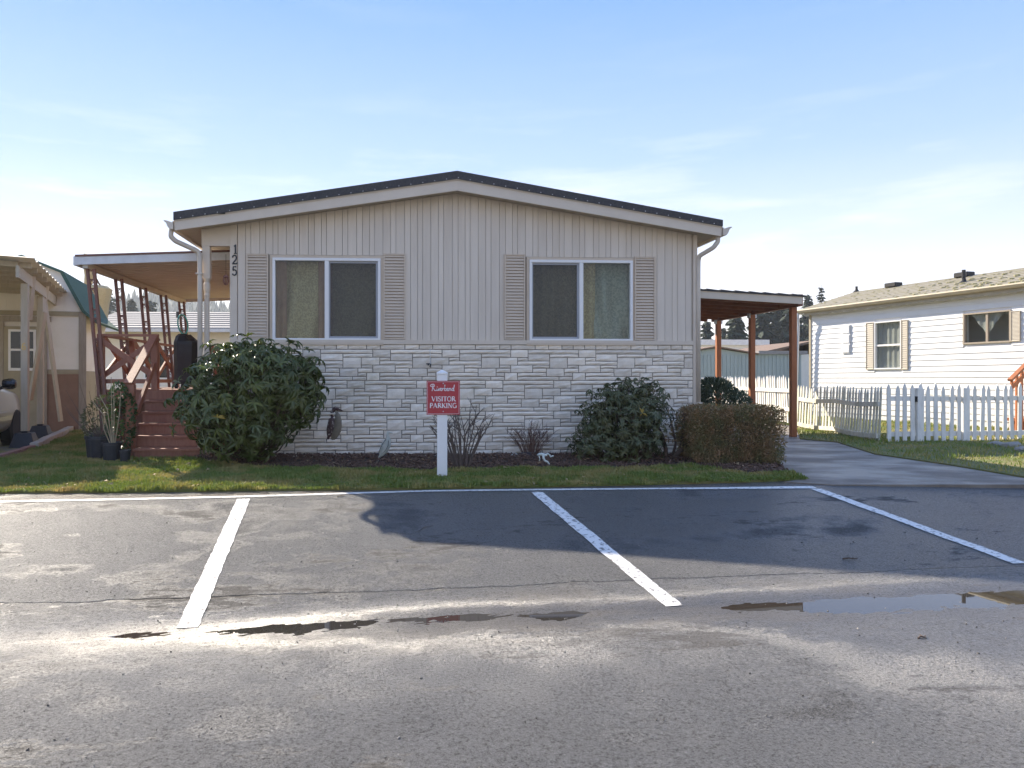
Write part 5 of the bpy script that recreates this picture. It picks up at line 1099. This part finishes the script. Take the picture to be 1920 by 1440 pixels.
for nm, pts, y in (('hind_leg', [(1018,852,2.2),(1019,858,2.3),(1021,862,2),(1026,864,1.8),(1029,868,1.6),(1027,871.5,1.3),(1022,872.5,.8)], -.02), ('front_leg', [(1022,852,1.6),(1028,849.5,1.5),(1031,852,1.5),(1033,856,1.4),(1036,854,1.7),(1039,854,1)], .03), ('front_leg', [(1010,853,1.1),(1011.5,858,.9),(1010.5,862,1.2)], -.03)):
    mb = spine2(pts, 1022, 872, 1.0); mb.v = [(a, b+y, c) for a, b, c in mb.v]; mb.build(nm, M['frog'], fg, smooth=True)
for k, (u, v, w, h, lb, mt) in enumerate(((992, 857, .22, .06, 'low dark slate edging block behind the frog ornament', 'black_plastic'), (712, 857, .40, .05, 'long dark slate edging block behind the small bird', 'black_plastic'), (966, 856, .10, .035, 'white stone shard in the mulch beside the twiggy red shrub', 'frog'))):
    p = G(u, v, .04); mb = MB(); mb.add([(-w/2,-.06,0),(w/2,-.07,0),(w/2,.06,0),(-w/2,.07,0),(-w*.42,-.04,h),(w*.40,-.05,h*.9),(w*.42,.04,h),(-w*.40,.05,h*.95)], cf); tag(mb.build('edging_block', M[mt], None, loc=(p[0], p[1]+.12, .035), bevel=.006), lb, 'block')
# ============================================================ PLANTS
LEAF_V = [(0,-.05,0),(0,.05,0),(.35,-.5,.10),(.35,0,.0),(.35,.5,.10),(.72,-.42,.02),(.72,0,-.09),(.72,.42,.02),(1,-.03,-.28),(1,.03,-.28)]
LEAF_F = [(0,3,2,2),(0,1,3,3),(1,4,3,3),(2,3,6,5),(3,4,7,6),(5,6,8,8),(6,9,8,8),(6,7,9,9)]
LV4 = [(0,-.06,0),(0,.06,0),(.4,-.5,.12),(.4,0,0),(.4,.5,.12),(1,-.05,-.22),(1,.05,-.22)]
LF4 = [(0,1,3,3),(0,3,2,2),(1,4,3,3),(2,3,5,5),(3,6,5,5),(3,4,6,6)]
def tri_faces(fs): return [f for f in fs]
def leaf_mesh(name, V, Fc, mat):
    me = bpy.data.meshes.new(name); me.from_pydata([Vector(v) for v in V], [], [tuple(dict.fromkeys(f)) for f in Fc]); me.materials.append(mat); me.polygons.foreach_set('use_smooth', [True]*len(me.polygons)); me.update(); return me
TRI = []
for f in LEAF_F:
    g = list(dict.fromkeys(f)); TRI += [(g[0], g[i], g[i+1]) for i in range(1, len(g)-1)]
TRI4 = []
for f in LF4:
    g = list(dict.fromkeys(f)); TRI4 += [(g[0], g[i], g[i+1]) for i in range(1, len(g)-1)]
def lump_points(lumps, n, cz=None):
    """points with outward normals on a union of ellipsoids, (cx,cy,cz,rx,ry,rz)"""
    L = np.array(lumps, float); area = L[:, 3]*L[:, 5]+L[:, 4]*L[:, 5]+L[:, 3]*L[:, 4]; P = []; N_ = []
    while len(P) < n:
        k = RNG.choice(len(L), p=area/area.sum()); d = RNG.normal(size=3); d /= np.linalg.norm(d); c, r = L[k, :3], L[k, 3:]
        p = c+d*r; q = (p[None]-L[:, :3])/L[:, 3:]; ins = (q*q).sum(1) < .86; ins[k] = False
        if ins.any() or p[2] < .05: continue
        nn = d/r; nn /= np.linalg.norm(nn); P.append(p); N_.append(nn)
    return np.array(P), np.array(N_)
def rhododendron(name, label, lumps, base, nw, leaf_l, mat, own, yellow=0, per=(6, 9), droop=.55, inner=.5):
    r_ = empty(name, (base[0], base[1], 0), 0, label, 'shrub'); off = np.array([base[0], base[1], 0])
    P, N_ = lump_points(lumps, nw); D = []; U = []; O = []; S_ = []; fr = []
    cen = np.array(lumps)[:, :3].mean(0)
    for p, nn in zip(P, N_):
        depth = RNG.random()**2*.24; p = p-nn*(depth-.05)+RNG.normal(size=3)*.035+(nn*RNG.uniform(.03,.11) if RNG.random() < .12 else 0); ax_ = nn+np.array([0, 0, .55]); ax_ /= np.linalg.norm(ax_); t1 = np.cross(ax_, [.3, .8, .1]); t1 /= np.linalg.norm(t1); t2 = np.cross(ax_, t1); m = RNG.integers(*per); ph = RNG.random()*6.28
        dr = droop+RNG.normal()*.22
        for k in range(m):
            an = ph+6.283*k/m+RNG.normal()*.15; d = t1*math.cos(an)+t2*math.sin(an)-ax_*(dr-.55)+np.array([0, 0, -dr*.75])+RNG.normal(size=3)*.12; D.append(d); U.append(ax_+RNG.normal(size=3)*.12); O.append(p); S_.append(leaf_l*RNG.uniform(.6, 1.3)); fr.append(-nn[1]*1.0+(1 if depth < .05 else 0)+.3*nn[2])
    D, U, O, S_, fr = map(np.array, (D, U, O, S_, fr)); Rm = rots(D, U); sc3 = np.c_[S_, S_*RNG.uniform(.23, .31, len(S_)), S_]
    order = np.argsort(-fr); mine = order[:own]; rest = order[own:]
    V, Fc = scatter(LEAF_V, TRI, Rm[rest], O[rest]-off, sc3[rest]); o = link('foliage', raw_mesh('foliage', V, Fc, mat, True), r_); o['kind'] = 'stuff'
    me = leaf_mesh('leaf', LEAF_V, LEAF_F, mat); mey = leaf_mesh('leaf', LEAF_V, LEAF_F, M['yellowleaf'])
    for j, i in enumerate(mine):
        lo = link('leaf', mey if j < yellow*1 and (j % 1 == 0) else me, r_); mat4 = Matrix([[*(Rm[i][a]*sc3[i]), O[i][a]-off[a]] for a in range(3)]+[[0,0,0,1]]); lo.matrix_basis = mat4
    # stems
    mb = MB(); rg = random.Random(len(name)+nw)
    sel = RNG.choice(len(P), min(70, len(P)), replace=False)
    for i in sel:
        e = Vector(P[i]-off)-Vector(N_[i])*.08; s = Vector((rg.uniform(-.14,.14), rg.uniform(-.1,.1), 0)); m1 = s.lerp(e, .45)+Vector((0,0,-.12*e.length)); mb.tube([s, m1, e], .016, 5, .005, cap=False)
    mb.build('stem', M['bark'], r_, fix=False)
    # leaf mass deeper inside so the crown is not hollow
    n2 = int(nw*inner*6); k = RNG.choice(len(P), n2); q = P[k]*(1-.0)+(cen-P[k])*RNG.uniform(.12, .55, (n2, 1)); V, Fc = scatter(LEAF_V, TRI, rots(RNG.normal(size=(n2, 3)), RNG.normal(size=(n2, 3))), q-off, np.c_[np.full(n2, leaf_l), np.full(n2, leaf_l*.34), np.full(n2, leaf_l)]); o = link('inner_foliage', raw_mesh('inner_foliage', V, Fc, mat, True), r_); o['kind'] = 'stuff'
    return r_
RY = 9.95
def LP(u, v, ru, rv, ry, Y=RY): p = pix(u, v, Y); k = Y/F; return (p.x, p.y, p.z, ru*k, ry, rv*k)
rhododendron('rhododendron', 'large round rhododendron bush in front of the left window and porch steps', [LP(465,738,112,90,.62), LP(520,715,78,62,.5,9.8), LP(402,765,66,54,.45,9.85), LP(480,698,76,58,.5), LP(430,800,60,50,.4,9.7), LP(485,805,42,40,.40,9.75), LP(552,745,48,50,.4,9.9)], (-2.55, 10.0), 860, .116, M['rhodo'], 300, 4, inner=.35)
rhododendron('rhododendron', 'dark dull-leaved rhododendron bush in front of the stone wall right of the frog', [LP(1168,790,74,60,.45,10.3), LP(1175,745,48,30,.3,10.3), LP(1110,835,34,30,.3,10.2), LP(1210,770,40,44,.3,10.3), LP(1160,835,80,28,.35,10.2), LP(1195,728,28,14,.2,10.3)], (2.5, 10.35), 640, .078, M['rhodo2'], 120, 5, per=(6, 9), droop=.6)
# boxwood hedge block
def leafball(name, label, cat, lumps, base, n, ll, mat, box=None, stems=True, upright=.0, extra=None):
    r_ = empty(name, (base[0], base[1], 0), 0, label, cat); off = np.array([base[0], base[1], 0])
    if box is not None:
        x0, x1, y0, y1, z0, z1 = box; P = RNG.uniform([x0-.04, y0-.04, z0], [x1+.04, y1+.04, z1+.04], (n*4, 3)); c = np.array([(x0+x1)/2, (y0+y1)/2, (z0+z1)/2]); hh = np.array([(x1-x0)/2, (y1-y0)/2, (z1-z0)/2]); q = np.abs((P-c)/hh)
        rr = (q**9).sum(1)**(1/9); bump_ = .98+.03*np.sin(P[:, 0]*9)*np.sin(P[:, 2]*8+1)+.04*np.sin(P[:, 1]*11+P[:, 0]*6); keep = (rr < bump_) & (rr > .25+.55*RNG.random(len(P))); P = P[keep][:n]; N_ = (P-c)/hh
    else: P, N_ = lump_points(lumps, n); P = P-N_*(RNG.random((n, 1))**1.5*.16)
    n = len(P); D = N_+RNG.normal(size=(n, 3))*.7+np.array([0, 0, upright]); V, Fc = scatter(LV4, TRI4, rots(D, RNG.normal(size=(n, 3))+np.array([0, 0, .8])), P-off, np.c_[RNG.uniform(.7, 1.3, n)*ll, RNG.uniform(.4, .6, n)*ll, np.full(n, ll)])
    o = link('foliage', raw_mesh('foliage', V, Fc, mat, False), r_); o['kind'] = 'stuff'
    if stems:
        mb = MB(); rg = random.Random(n)
        for i in range(40):
            e = Vector(P[rg.randrange(n)]-off)*.93; s = Vector((rg.uniform(-.2,.2)+e.x*.3, rg.uniform(-.1,.1)+e.y*.3, 0)); mb.tube([s, s.lerp(e, .5)+Vector((0,0,.05)), e], .009, 4, .003, cap=False)
        mb.build('stem', M['bark'], r_, fix=False)
    return r_
hx0, hx1 = pix(1300, 0, 9.75).x, pix(1476, 0, 9.75).x
leafball('boxwood_hedge', 'clipped bronze-green boxwood hedge block beside the driveway', 'hedge', None, ((hx0+hx1)/2, 10.1), 34000, .030, M['hedge'], box=(hx0, hx1, 9.68, 10.6, .03, EYE-(762-V0)/F*9.75))
leafball('evergreen_shrub', 'loose dark green shrub behind the hedge by the downspout', 'shrub', [LP(1345,760,40,50,.35,11.9), LP(1372,765,36,34,.3,11.8), LP(1330,745,24,36,.25,12.0), LP(1395,785,26,20,.25,11.7)], (4.5, 11.9), 6500, .050, M['darkshrub'], upright=.9)
def twiggy(name, label, base, pts, rad, mat, n, spread, h, curve=.1, side=2, seed=1, cat='shrub'):
    r_ = empty(name, (base[0], base[1], .0), 0, label, cat); rg = random.Random(seed)
    for i in range(n):
        a = rg.uniform(-1, 1); f = a; top = Vector((f*spread, rg.uniform(-.5, .5)*spread*.6, h*rg.uniform(.6, 1)*(1-.25*abs(a)))); s = Vector((f*spread*.22, rg.uniform(-.06, .06), 0)); m1 = s.lerp(top, .5)+Vector((rg.uniform(-curve, curve)*.5-.12*f*spread, rg.uniform(-curve, curve)*.5, .06*h)); mb = MB(); mb.tube([s, s.lerp(m1, .5)+Vector((rg.uniform(-1,1)*.012, 0, 0)), m1, m1.lerp(top, .5)+Vector((rg.uniform(-1,1)*.02, 0, 0)), top], rad, 5, rad*.35, cap=False)
        for k in range(side):
            q = m1.lerp(top, rg.random()*.8); d = Vector((rg.uniform(-1,1), rg.uniform(-.6,.6), rg.uniform(.4,1.2))).normalized()*rg.uniform(.08, .24)*h; mb.tube([q, q+d*.5+Vector((0,0,.01)), q+d], rad*.5, 4, rad*.2, cap=False)
        mb.build('branch', mat, r_, fix=False)
    return r_
b1 = G(866, 884, .03); twiggy('bare_shrub', 'bare brown branching shrub just right of the sign post', (b1[0]+.02, b1[1]+.45), None, .011, M['twig_grey'], 26, .42, .92, .16, 4, 5)
b2 = G(996, 856, .03); twiggy('bare_shrub', 'fan of thin reddish twigs against the stone wall', (b2[0], b2[1]+.05), None, .0055, M['twig'], 62, .38, .60, .05, 2, 9)
b3 = G(1262, 866, .03); st = empty('pruned_stump', (b3[0], b3[1]+.2, 0), 0, 'cut back woody stump with thick branches between the dull rhododendron and hedge', 'shrub'); k_ = (b3[1]+.2)/F
def bp_(u, v, y=0): return ((u-1262)*k_, y, max((866-v)*k_, -.02))
for pts, r0, r1 in (([(1258,870),(1256,840),(1250,815),(1238,790)], .035, .018), ([(1262,868),(1280,846),(1298,830),(1312,812)], .040, .022), ([(1286,842),(1288,815),(1292,768)], .032, .026), ([(1270,858),(1275,830),(1268,800),(1262,775)], .024, .008), ([(1262,800),(1272,785),(1270,770)], .01, .004)):
    mb = MB(); mb.tube([bp_(u, v, .03*math.sin(u)) for u, v in pts], r0, 8, r1); mb.build('branch', M['bark'], st, smooth=True)
V_, N__ = lump_points([((1262-U0)/F*b3[1]+.02, b3[1]+.2, .5, .16, .12, .2)], 90); Vv, Ff = scatter(LV4, TRI4, rots(N__+RNG.normal(size=(90,3))*.6, RNG.normal(size=(90,3))), V_-np.array([b3[0], b3[1]+.2, 0]), np.c_[np.full(90,.06), np.full(90,.028), np.full(90,.06)]); o = link('foliage', raw_mesh('foliage', Vv, Ff, M['hedge'], False), st); o['kind'] = 'stuff'
# potted plants by the steps
def pot(p, r, h, mat, name, label, soil=True, grp=None):
    e = empty(name, (p[0], p[1], .03), 0, label, 'plant pot', grp); MB().lathe([(r*.80,0),(r*.82,.01),(r*.96,h*.86),(r*1.03,h*.87),(r*1.03,h),(r*.95,h),(r*.90,h*.86),(r*.1,h*.85)], (0,0,0), 18).build('pot', mat, e); MB().lathe([(r*.9,h*.83),(r*.5,h*.88),(r*.05,h*.9)], (0,0,0), 14).build('soil', M['soil'], e); return e
k_ = 10.3/F; pA = pix(186, 0, 10.55); pB = pix(220, 0, 10.25); pC = pix(232, 0, 10.12); pD = pix(203, 0, 10.42)
e1 = pot((pA.x, pA.y), .19, .32, M['black_plastic'], 'potted_shrub', 'widest black nursery pot with a dark tangled shrub left of the steps'); e2 = pot((pD.x+.10, pD.y-.12), .13, .25, M['black_plastic'], 'potted_cane', 'black nursery pot with tall straw-coloured canes beside the steps'); e3 = pot((pC.x+.02, pC.y), .075, .16, M['black_plastic'], 'small_pot', 'smallest black nursery pot at the foot of the stair post')
P_, N_ = lump_points([(0,0,.55,.22,.2,.28), (.05,0,.72,.14,.14,.2)], 420); V, Fc = scatter(LV4, TRI4, rots(N_+RNG.normal(size=(420,3)), RNG.normal(size=(420,3))), P_*.96, np.c_[np.full(420,.06), np.full(420,.02), np.full(420,.06)]); o = link('foliage', raw_mesh('foliage', V, Fc, M['rhodo2'], False), e1); o['kind'] = 'stuff'
rg = random.Random(4)
for i in range(16):
    a = rg.uniform(0, 6.28); top = Vector((math.cos(a)*.35-.12, math.sin(a)*.25, rg.uniform(.6, 1.15))); mb = MB(); mb.tube([(0,0,.27), top*.5+Vector((0,0,.08)), top], .006, 4, .002, cap=False); mb.build('branch', M['twig_grey'], e1, fix=False)
for pts in ([(0,.2),(.01,.6),(.0,1.15)], [(.02,.2),(.04,.6),(.03,1.05)], [(0,.2),(-.1,.62),(-.28,.82)], [(.0,.2),(-.06,.7),(-.18,.90)], [(.03,.2),(.11,.6),(.12,.95)], [(-.02,.2),(-.10,.42),(-.13,.62)]):
    mb = MB(); mb.tube([(x, .02*math.sin(z*9), z) for x, z in pts], .009, 5, .004, cap=False); mb.build('cane', M['straw'], e2, fix=False)
iv = pix(226, 0, 10.65); ivy = empty('climbing_plant', (iv.x, iv.y, .02), 0, 'glossy green climbing plant against the deck behind the pots', 'plant'); P_, N_ = lump_points([(0,0,.45,.16,.14,.42), (-.02,0,.92,.10,.10,.14), (.06,.02,.7,.12,.1,.2)], 700); V, Fc = scatter(LV4, TRI4, rots(N_+RNG.normal(size=(700,3))*.6, RNG.normal(size=(700,3))), P_, np.c_[np.full(700,.065), np.full(700,.04), np.full(700,.065)]); o = link('foliage', raw_mesh('foliage', V, Fc, M['ivy'], False), ivy); o['kind'] = 'stuff'
mb = MB(); mb.tube([(0,0,0),(.02,.01,.5),(-.02,0,.95)], .012, 5, .004); mb.build('stem', M['bark'], ivy)
tp = G(455, 862, .03); pot((tp[0], tp[1]), .10, .17, M['terracotta'], 'flower_pot', 'terracotta flower pot under the large round rhododendron')
for k, (du, lb) in enumerate(((376, 'left of two thin green stakes beside the porch corner'), (382, 'right of two thin green stakes beside the porch corner'))):
    p = G(du, 862, .03); mb = MB(); mb.tube([(0,0,0),(.004,0,.42)], .008, 6); tag(mb.build('garden_stake', M['rhodo2'], loc=(p[0], p[1], .02)), lb, 'stake', 'garden stakes by the porch')
# ============================================================ BACKGROUND
bgH = Frame(-12.5, 27.0, 3.1); bk = empty('rear_house', (-12.5, 27.0, 0), R(3.1), 'low cream house with long grey shingle roof seen under the awning', 'house')
zg_ = EYE+(V0-617)/F*27; zr_ = EYE+(V0-585)/F*31
MB().box(0, 11, .0, 7.5, 0, zg_-.05).build('wall', M['cream'], bk)
mb = MB(); mb.add([(-.5,-.5,zg_),(11.5,-.5,zg_),(11.5,4,zr_),(-.5,4,zr_),(11.5,8.2,zg_),(-.5,8.2,zg_),(-.5,-.5,zg_-.1),(11.5,-.5,zg_-.1),(11.5,8.2,zg_-.1),(-.5,8.2,zg_-.1)], [(0,1,2,3),(3,2,4,5),(0,3,5,9,6),(1,7,8,4,2),(0,6,7,1),(5,4,8,9),(6,9,8,7)]); rr_ = mb.build('roof', M['greyroof'], bk)
nt = 8
for k in range(nt):
    f0, f1 = k/nt, (k+1)/nt; mb = MB(); a = Vector((-.5+4.5*f0, zg_+(zr_-zg_)*f0)); b = Vector((-.5+4.5*f1, zg_+(zr_-zg_)*f1)); mb.prism([(a.x, a.y+.003), (a.x, a.y+.04), (b.x, b.y+.008), (b.x, b.y+.003)], 'x', -.52, 11.52); mb.build('shingle_course', M['greyroof'], rr_)
MB().box(-.5, 11.5, -.62, -.502, zg_-.13, zg_-.01).build('gutter', M['white_metal'], rr_); MB().lathe([(.06,0),(.06,.35)], (2.4, 2.2, zg_+1.0*(zr_-zg_)*.6-.1), 8).build('vent_pipe', M['iron'], rr_)
for (x0, x1) in ((1.9, 3.6), (6.0, 7.4)):
    wo = MB().box(x0-.07, x1+.07, -.04, -.001, 1.15, 2.30).build('window', M['white_vinyl'], bk); MB().box(x0, (x0+x1)/2-.03, -.05, -.041, 1.22, 2.23).build('pane', M['cardark'], wo); MB().box((x0+x1)/2+.03, x1, -.05, -.041, 1.22, 2.23).build('pane', M['curtain_white'], wo)
# straw-wrapped lopped conifer behind the shed
tp_ = pix(176, 560, 24); tt = empty('lopped_trunk_tree', (tp_.x, tp_.y, 0), 0, 'golden lopped tree trunk rising behind the green shed roof', 'tree'); kz = 24/F
mb = MB(); mb.lathe([(.30,0),(.28,1.5),(.30,2.6),(.42,3.0),(.50,3.6),(.52,4.05),(.40,4.15)], (0,0,0), 14); mb.v = [(x*(1+.10*math.sin(z*9+x*7)), y*(1+.1*math.sin(z*7)), z) for x, y, z in mb.v]; mb.build('trunk', M['tangauge'], tt)
mb = MB(); mb.tube([(-.2,0,4.05),(-.16,.02,4.5),(-.2,0,4.9),(-.14,0,5.15)], .12, 8, .17); mb.build('stub', M['tangauge'], tt); mb = MB(); mb.tube([(-.05,0,4.6),(.15,0,4.25),(.3,0,4.05)], .04, 6, .02); mb.build('stub', M['bark'], tt)
# sheds and houses beyond the carport
sb = empty('metal_shed', (*pix(1300, 0, 30)[:2], 0), R(4), 'pale blue-grey ribbed metal shed beyond the far picket fence', 'shed'); zt_ = EYE+(V0-664)/F*30; wd = 210/F*30; ag = .9
mb = MB(); mb.prism([(0,0),(wd,0),(wd,zt_),(ag+1.6,zt_),(ag,zt_+.24),(-.6,zt_),(-.6,0)], 'y', 0, 3); mb.build('wall', M['bluegrey'], sb)
for i in range(32): MB().box(-.55+i*.16, -.55+i*.16+.055, -.022, -.001, .02, zt_-.02).build('rib', M['bluegrey'], sb)
mb = MB(); mb.prism([(-.8,zt_-.03),(ag,zt_+.27),(ag+1.75,zt_-.01),(ag+1.75,zt_+.04),(ag,zt_+.33),(-.8,zt_+.02)], 'y', -.15, 3.2); mb.build('roof', M['brownroof'], sb); MB().box(ag+1.76, wd+.2, -.12, 3.2, zt_+.0, zt_+.14).build('roof', M['greyroof'], sb)
bh = empty('brown_roof_house', (*pix(1440, 0, 36)[:2], 0), R(4), 'low house with brown sloping roof beyond the metal shed', 'house'); z0_ = EYE+(V0-664)/F*36; z1_ = EYE+(V0-640)/F*36
MB().box(-.4, 5, 0, 5, 0, z0_).build('wall', M['cream'], bh); mb = MB(); mb.prism([(-1.0, z0_-.02),(2.2, z1_+.05),(5.6, z0_-.02),(5.6,z0_-.12),(2.2,z1_-.06),(-1.0,z0_-.12)], 'y', -.3, 5.3); mb.build('roof', M['brownroof'], bh)
wl_ = empty('white_flat_building', (*pix(1290, 0, 44)[:2], 0), R(3), 'long white flat-roofed building behind the metal shed', 'building'); zt_ = EYE+(V0-637)/F*44; MB().box(0, 150/F*44, 0, 4, 0, zt_-.32).build('wall', M['lap'], wl_); MB().box(-.2, 152/F*44, -.3, 4.3, zt_-.318, zt_).build('roof', M['white_metal'], wl_)
# conifers
def conifer(label, u, vt, Y, rad, seed, grp, spars=1.0, base=0.0, group=None):
    p = pix(u, vt, Y); h = p.z; r_ = empty('conifer_tree', (p.x, p.y, 0), 0, label, 'tree', grp); rg = np.random.default_rng(seed); MB().tube([(0,0,0),(0,0,h*.55),(0,0,h*.985)], rad*.075, 7, .03).build('trunk', M['bark'], r_)
    nb = int(46*spars); V = []; pos = []; D = []; S_ = []
    for i in range(nb):
        f = .10+.88*(i/nb)**.9; z = h*f; L = rad*(1-f)**.75*rg.uniform(.65, 1.12)+.15; nbr = 6
        for k in range(nbr):
            a = rg.uniform(0, 6.283); m = max(3, int(9*L/rad)+2); LL = L*rg.uniform(.6, 1.1)
            for j in range(m):
                t = (j+.5)/m; q = np.array([math.cos(a)*LL*t, math.sin(a)*LL*t, z+.10*LL*t-.32*LL*t*t]); pos.append(q+rg.normal(size=3)*.05*rad*.5)
                D.append([math.cos(a)+rg.normal()*.5, math.sin(a)+rg.normal()*.5, -.35+rg.normal()*.3]); S_.append(rad*rg.uniform(.14, .26))
    pos = np.array(pos); S_ = np.array(S_); V, Fc = scatter([(-.3,-.12,0),(.4,-.42,-.12),(1,0,-.3),(.4,.42,-.12),(-.3,.12,0)], [(0,1,2,3,4)], rots(np.array(D), rg.normal(size=(len(D),3))*.4+np.array([0,0,1])), pos, np.c_[S_, S_, S_])
    o = link('crown', raw_mesh('crown', V, Fc, M['conifer'], False), r_); o['kind'] = 'stuff'
gR = 'conifers beyond the right carport'; gL = 'conifers seen under the awning'
for (u, vt, Y, rad, lb, g, sp) in ((1324,600,95,2.4,'short pointed conifer nearest the house corner under the carport',gR,1), (1357,612,100,2.0,'small conifer between the first two carport posts',gR,.9), (1379,588,92,3.4,'broad dense conifer between the first two carport posts',gR,1.3), (1428,566,98,3.6,'dense conifer just right of the middle carport post',gR,1.3), (1455,556,105,3.8,'tallest dark conifer between the middle and front carport posts',gR,1.3), (1482,560,97,3.2,'dark conifer directly behind the front carport post',gR,1.2), (1514,549,110,2.6,'dark pointed conifer above the left end of the white house roof',gR,1), (1541,531,118,2.0,'sparse thin-topped conifer above the white house roof edge',gR,.6),
                               (206,540,120,2.8,'tall sparse conifer nearest the shed under the awning',gL,.55), (247,556,120,3.2,'middle conifer above the grey roof under the awning',gL,.8), (283,560,118,3.0,'right conifer above the grey roof under the awning',gL,.8), (190,575,125,2.6,'low grey conifer left of the tall sparse one',gL,.8)):
    conifer(lb, u, vt, Y, rad, int(u), g, sp)
# wooded hill far behind
xs_ = np.linspace(-420, 60, 60); ysn = np.linspace(330, 620, 14); A_, B_ = np.meshgrid(xs_, ysn); ridge = 61*np.exp(-((A_+185)/75)**2)+22*np.exp(-((A_+330)/60)**2)+10*np.exp(-((A_+60)/60)**2); Zh = ridge*np.sin(np.clip((B_-330)/220, 0, 1)*1.57)-1.5+1.2*np.sin(A_*.11)*np.sin(B_*.07)
ih = np.arange(A_.size).reshape(A_.shape); FH = np.stack([ih[:-1,:-1], ih[:-1,1:], ih[1:,1:], ih[1:,:-1]], -1).reshape(-1, 4); tag(link('hill', raw_mesh('hill', np.stack([A_, B_, Zh], -1).reshape(-1, 3), FH, M['hill'], True)), kind='structure')
nf = 1500; hxp = RNG.uniform(-320, -60, nf); hyp = RNG.uniform(340, 570, nf); hz = (61*np.exp(-((hxp+185)/75)**2)+22*np.exp(-((hxp+330)/60)**2)+10*np.exp(-((hxp+60)/60)**2))*np.sin(np.clip((hyp-330)/220, 0, 1)*1.57)-1.5
cone = [(math.cos(6.283*k/6), math.sin(6.283*k/6), 0) for k in range(6)]+[(0, 0, 1)]; hs = RNG.uniform(4, 10, nf); V, Fc = scatter(cone, [(k, (k+1) % 6, 6) for k in range(6)], np.tile(np.eye(3), (nf,1,1)), np.c_[hxp, hyp, hz-.5], np.c_[hs*.22, hs*.22, hs]); tag(link('hill_forest', raw_mesh('hill_forest', V, Fc, M['hill'], False)), 'far hazy wooded hillside seen under the awning', 'forest', kind='stuff')
# house across the road, behind the camera: it shows only as a reflection in the windows
ac = empty('mobile_home', (3.0, -15, -.2), R(5), 'white mobile home with arched roof across the road behind the viewer', 'house'); mb = MB(); ar = [(-4.5,0),(4.5,0)]+[(4.5*math.cos(a_), 3.0+1.0*math.sin(a_)) for a_ in [k*3.1416/10 for k in range(11)]]; mb.prism(ar, 'y', -14, 0); mb.build('wall', M['lap'], ac)
mb = MB(); mb.prism([(4.8*math.cos(a_), 3.02+1.1*math.sin(a_)) for a_ in [k*3.1416/10 for k in range(11)]]+[(4.55*math.cos(a_), 3.0+1.0*math.sin(a_)) for a_ in [k*3.1416/10 for k in range(10,-1,-1)]], 'y', -14.2, .4); mb.build('roof', M['white_metal'], ac)
for x in (-2.6, 1.2): MB().box(x, x+1.5, .001, .03, 1.3, 2.5).build('window', M['cardark'], ac)
# litter on the paving
for k, (u, v, L, lb) in enumerate(((1595,1049,.12,'short dark twig lying in the right parking stall'), (1730,1197,.07,'small dark twig lying on the road near the right edge'), (640,931,.10,'pale dry stem lying across the line of the left stall'))):
    p = unproj_road(u, v); mb = MB(); mb.tube([(-L/2,0,.006),(-L*.1,.008,.010),(L*.2,-.003,.006),(L/2,.01,.008)], .006, 5, .003); mb.tube([(L*.1,0,.008),(L*.3,.03,.009)], .003, 4); tag(mb.build('fallen_twig', M['bark'] if k < 2 else M['straw'], loc=(p.x, p.y, p.z), rot=(0,0,.4*k)), lb, 'twig')
lp = scatter_pts(lawn, 160); lq = scatter_pts(bed, 120); ll_ = np.concatenate([np.c_[lp, np.full(160, .055)], np.c_[lq, np.full(120, .085)]]); V, Fc = scatter(LV4, TRI4, rots(np.c_[RNG.normal(size=(280, 2)), RNG.normal(size=280)*.2], np.tile([0, 0, 1.0], (280, 1))+RNG.normal(size=(280, 3))*.3), ll_, np.c_[RNG.uniform(.03, .07, 280), RNG.uniform(.02, .04, 280), np.full(280, .04)])
tag(link('fallen_leaves', raw_mesh('fallen_leaves', V, Fc, mk('dry_leaf', (.26,.15,.07), (.42,.29,.15), 3, .8, world=True))), 'scattered dry brown leaves on the grass strip and mulch', 'leaves', kind='stuff')
ng = 1500; ga = RNG.uniform(-5, 7, ng); gb = 2.0+RNG.random(ng)**.8*5.3; gx_ = ga*math.cos(PHI)-gb*math.sin(PHI); gy_ = ga*math.sin(PHI)+gb*math.cos(PHI); gs = RNG.uniform(.003, .009, ng)
V, Fc = scatter(chip, cf, rots(RNG.normal(size=(ng, 3)), RNG.normal(size=(ng, 3))), np.c_[gx_, gy_, za(ga, gb)+gs*.3], np.c_[gs*RNG.uniform(.8, 1.8, ng), gs, gs*1.5]); keepz = True
tag(link('road_grit', raw_mesh('road_grit', V, Fc, mk('grit', (.05,.045,.04), (.36,.33,.29), 9, .8, world=True, lo=.45, hi=.55))), 'loose grit and small stones scattered over the paving', 'grit', kind='stuff')
# ============================================================ HAZE: thin moist air round the whole place
hm = bpy.data.materials.new('haze_air'); hm.use_nodes = True; hn = hm.node_tree.nodes; hn.remove(hn['Principled BSDF']); pv = hn.new('ShaderNodeVolumePrincipled'); pv.inputs['Color'].default_value = (.86,.92,1,1); pv.inputs['Density'].default_value = .00045; pv.inputs['Anisotropy'].default_value = .3
hm.node_tree.links.new(pv.outputs[0], hn['Material Output'].inputs['Volume'])
tag(MB().box(-710, 710, -350, 800, -1.6, 82).build('haze', hm), 'thin pale haze in the air over the whole place', 'haze', kind='stuff')
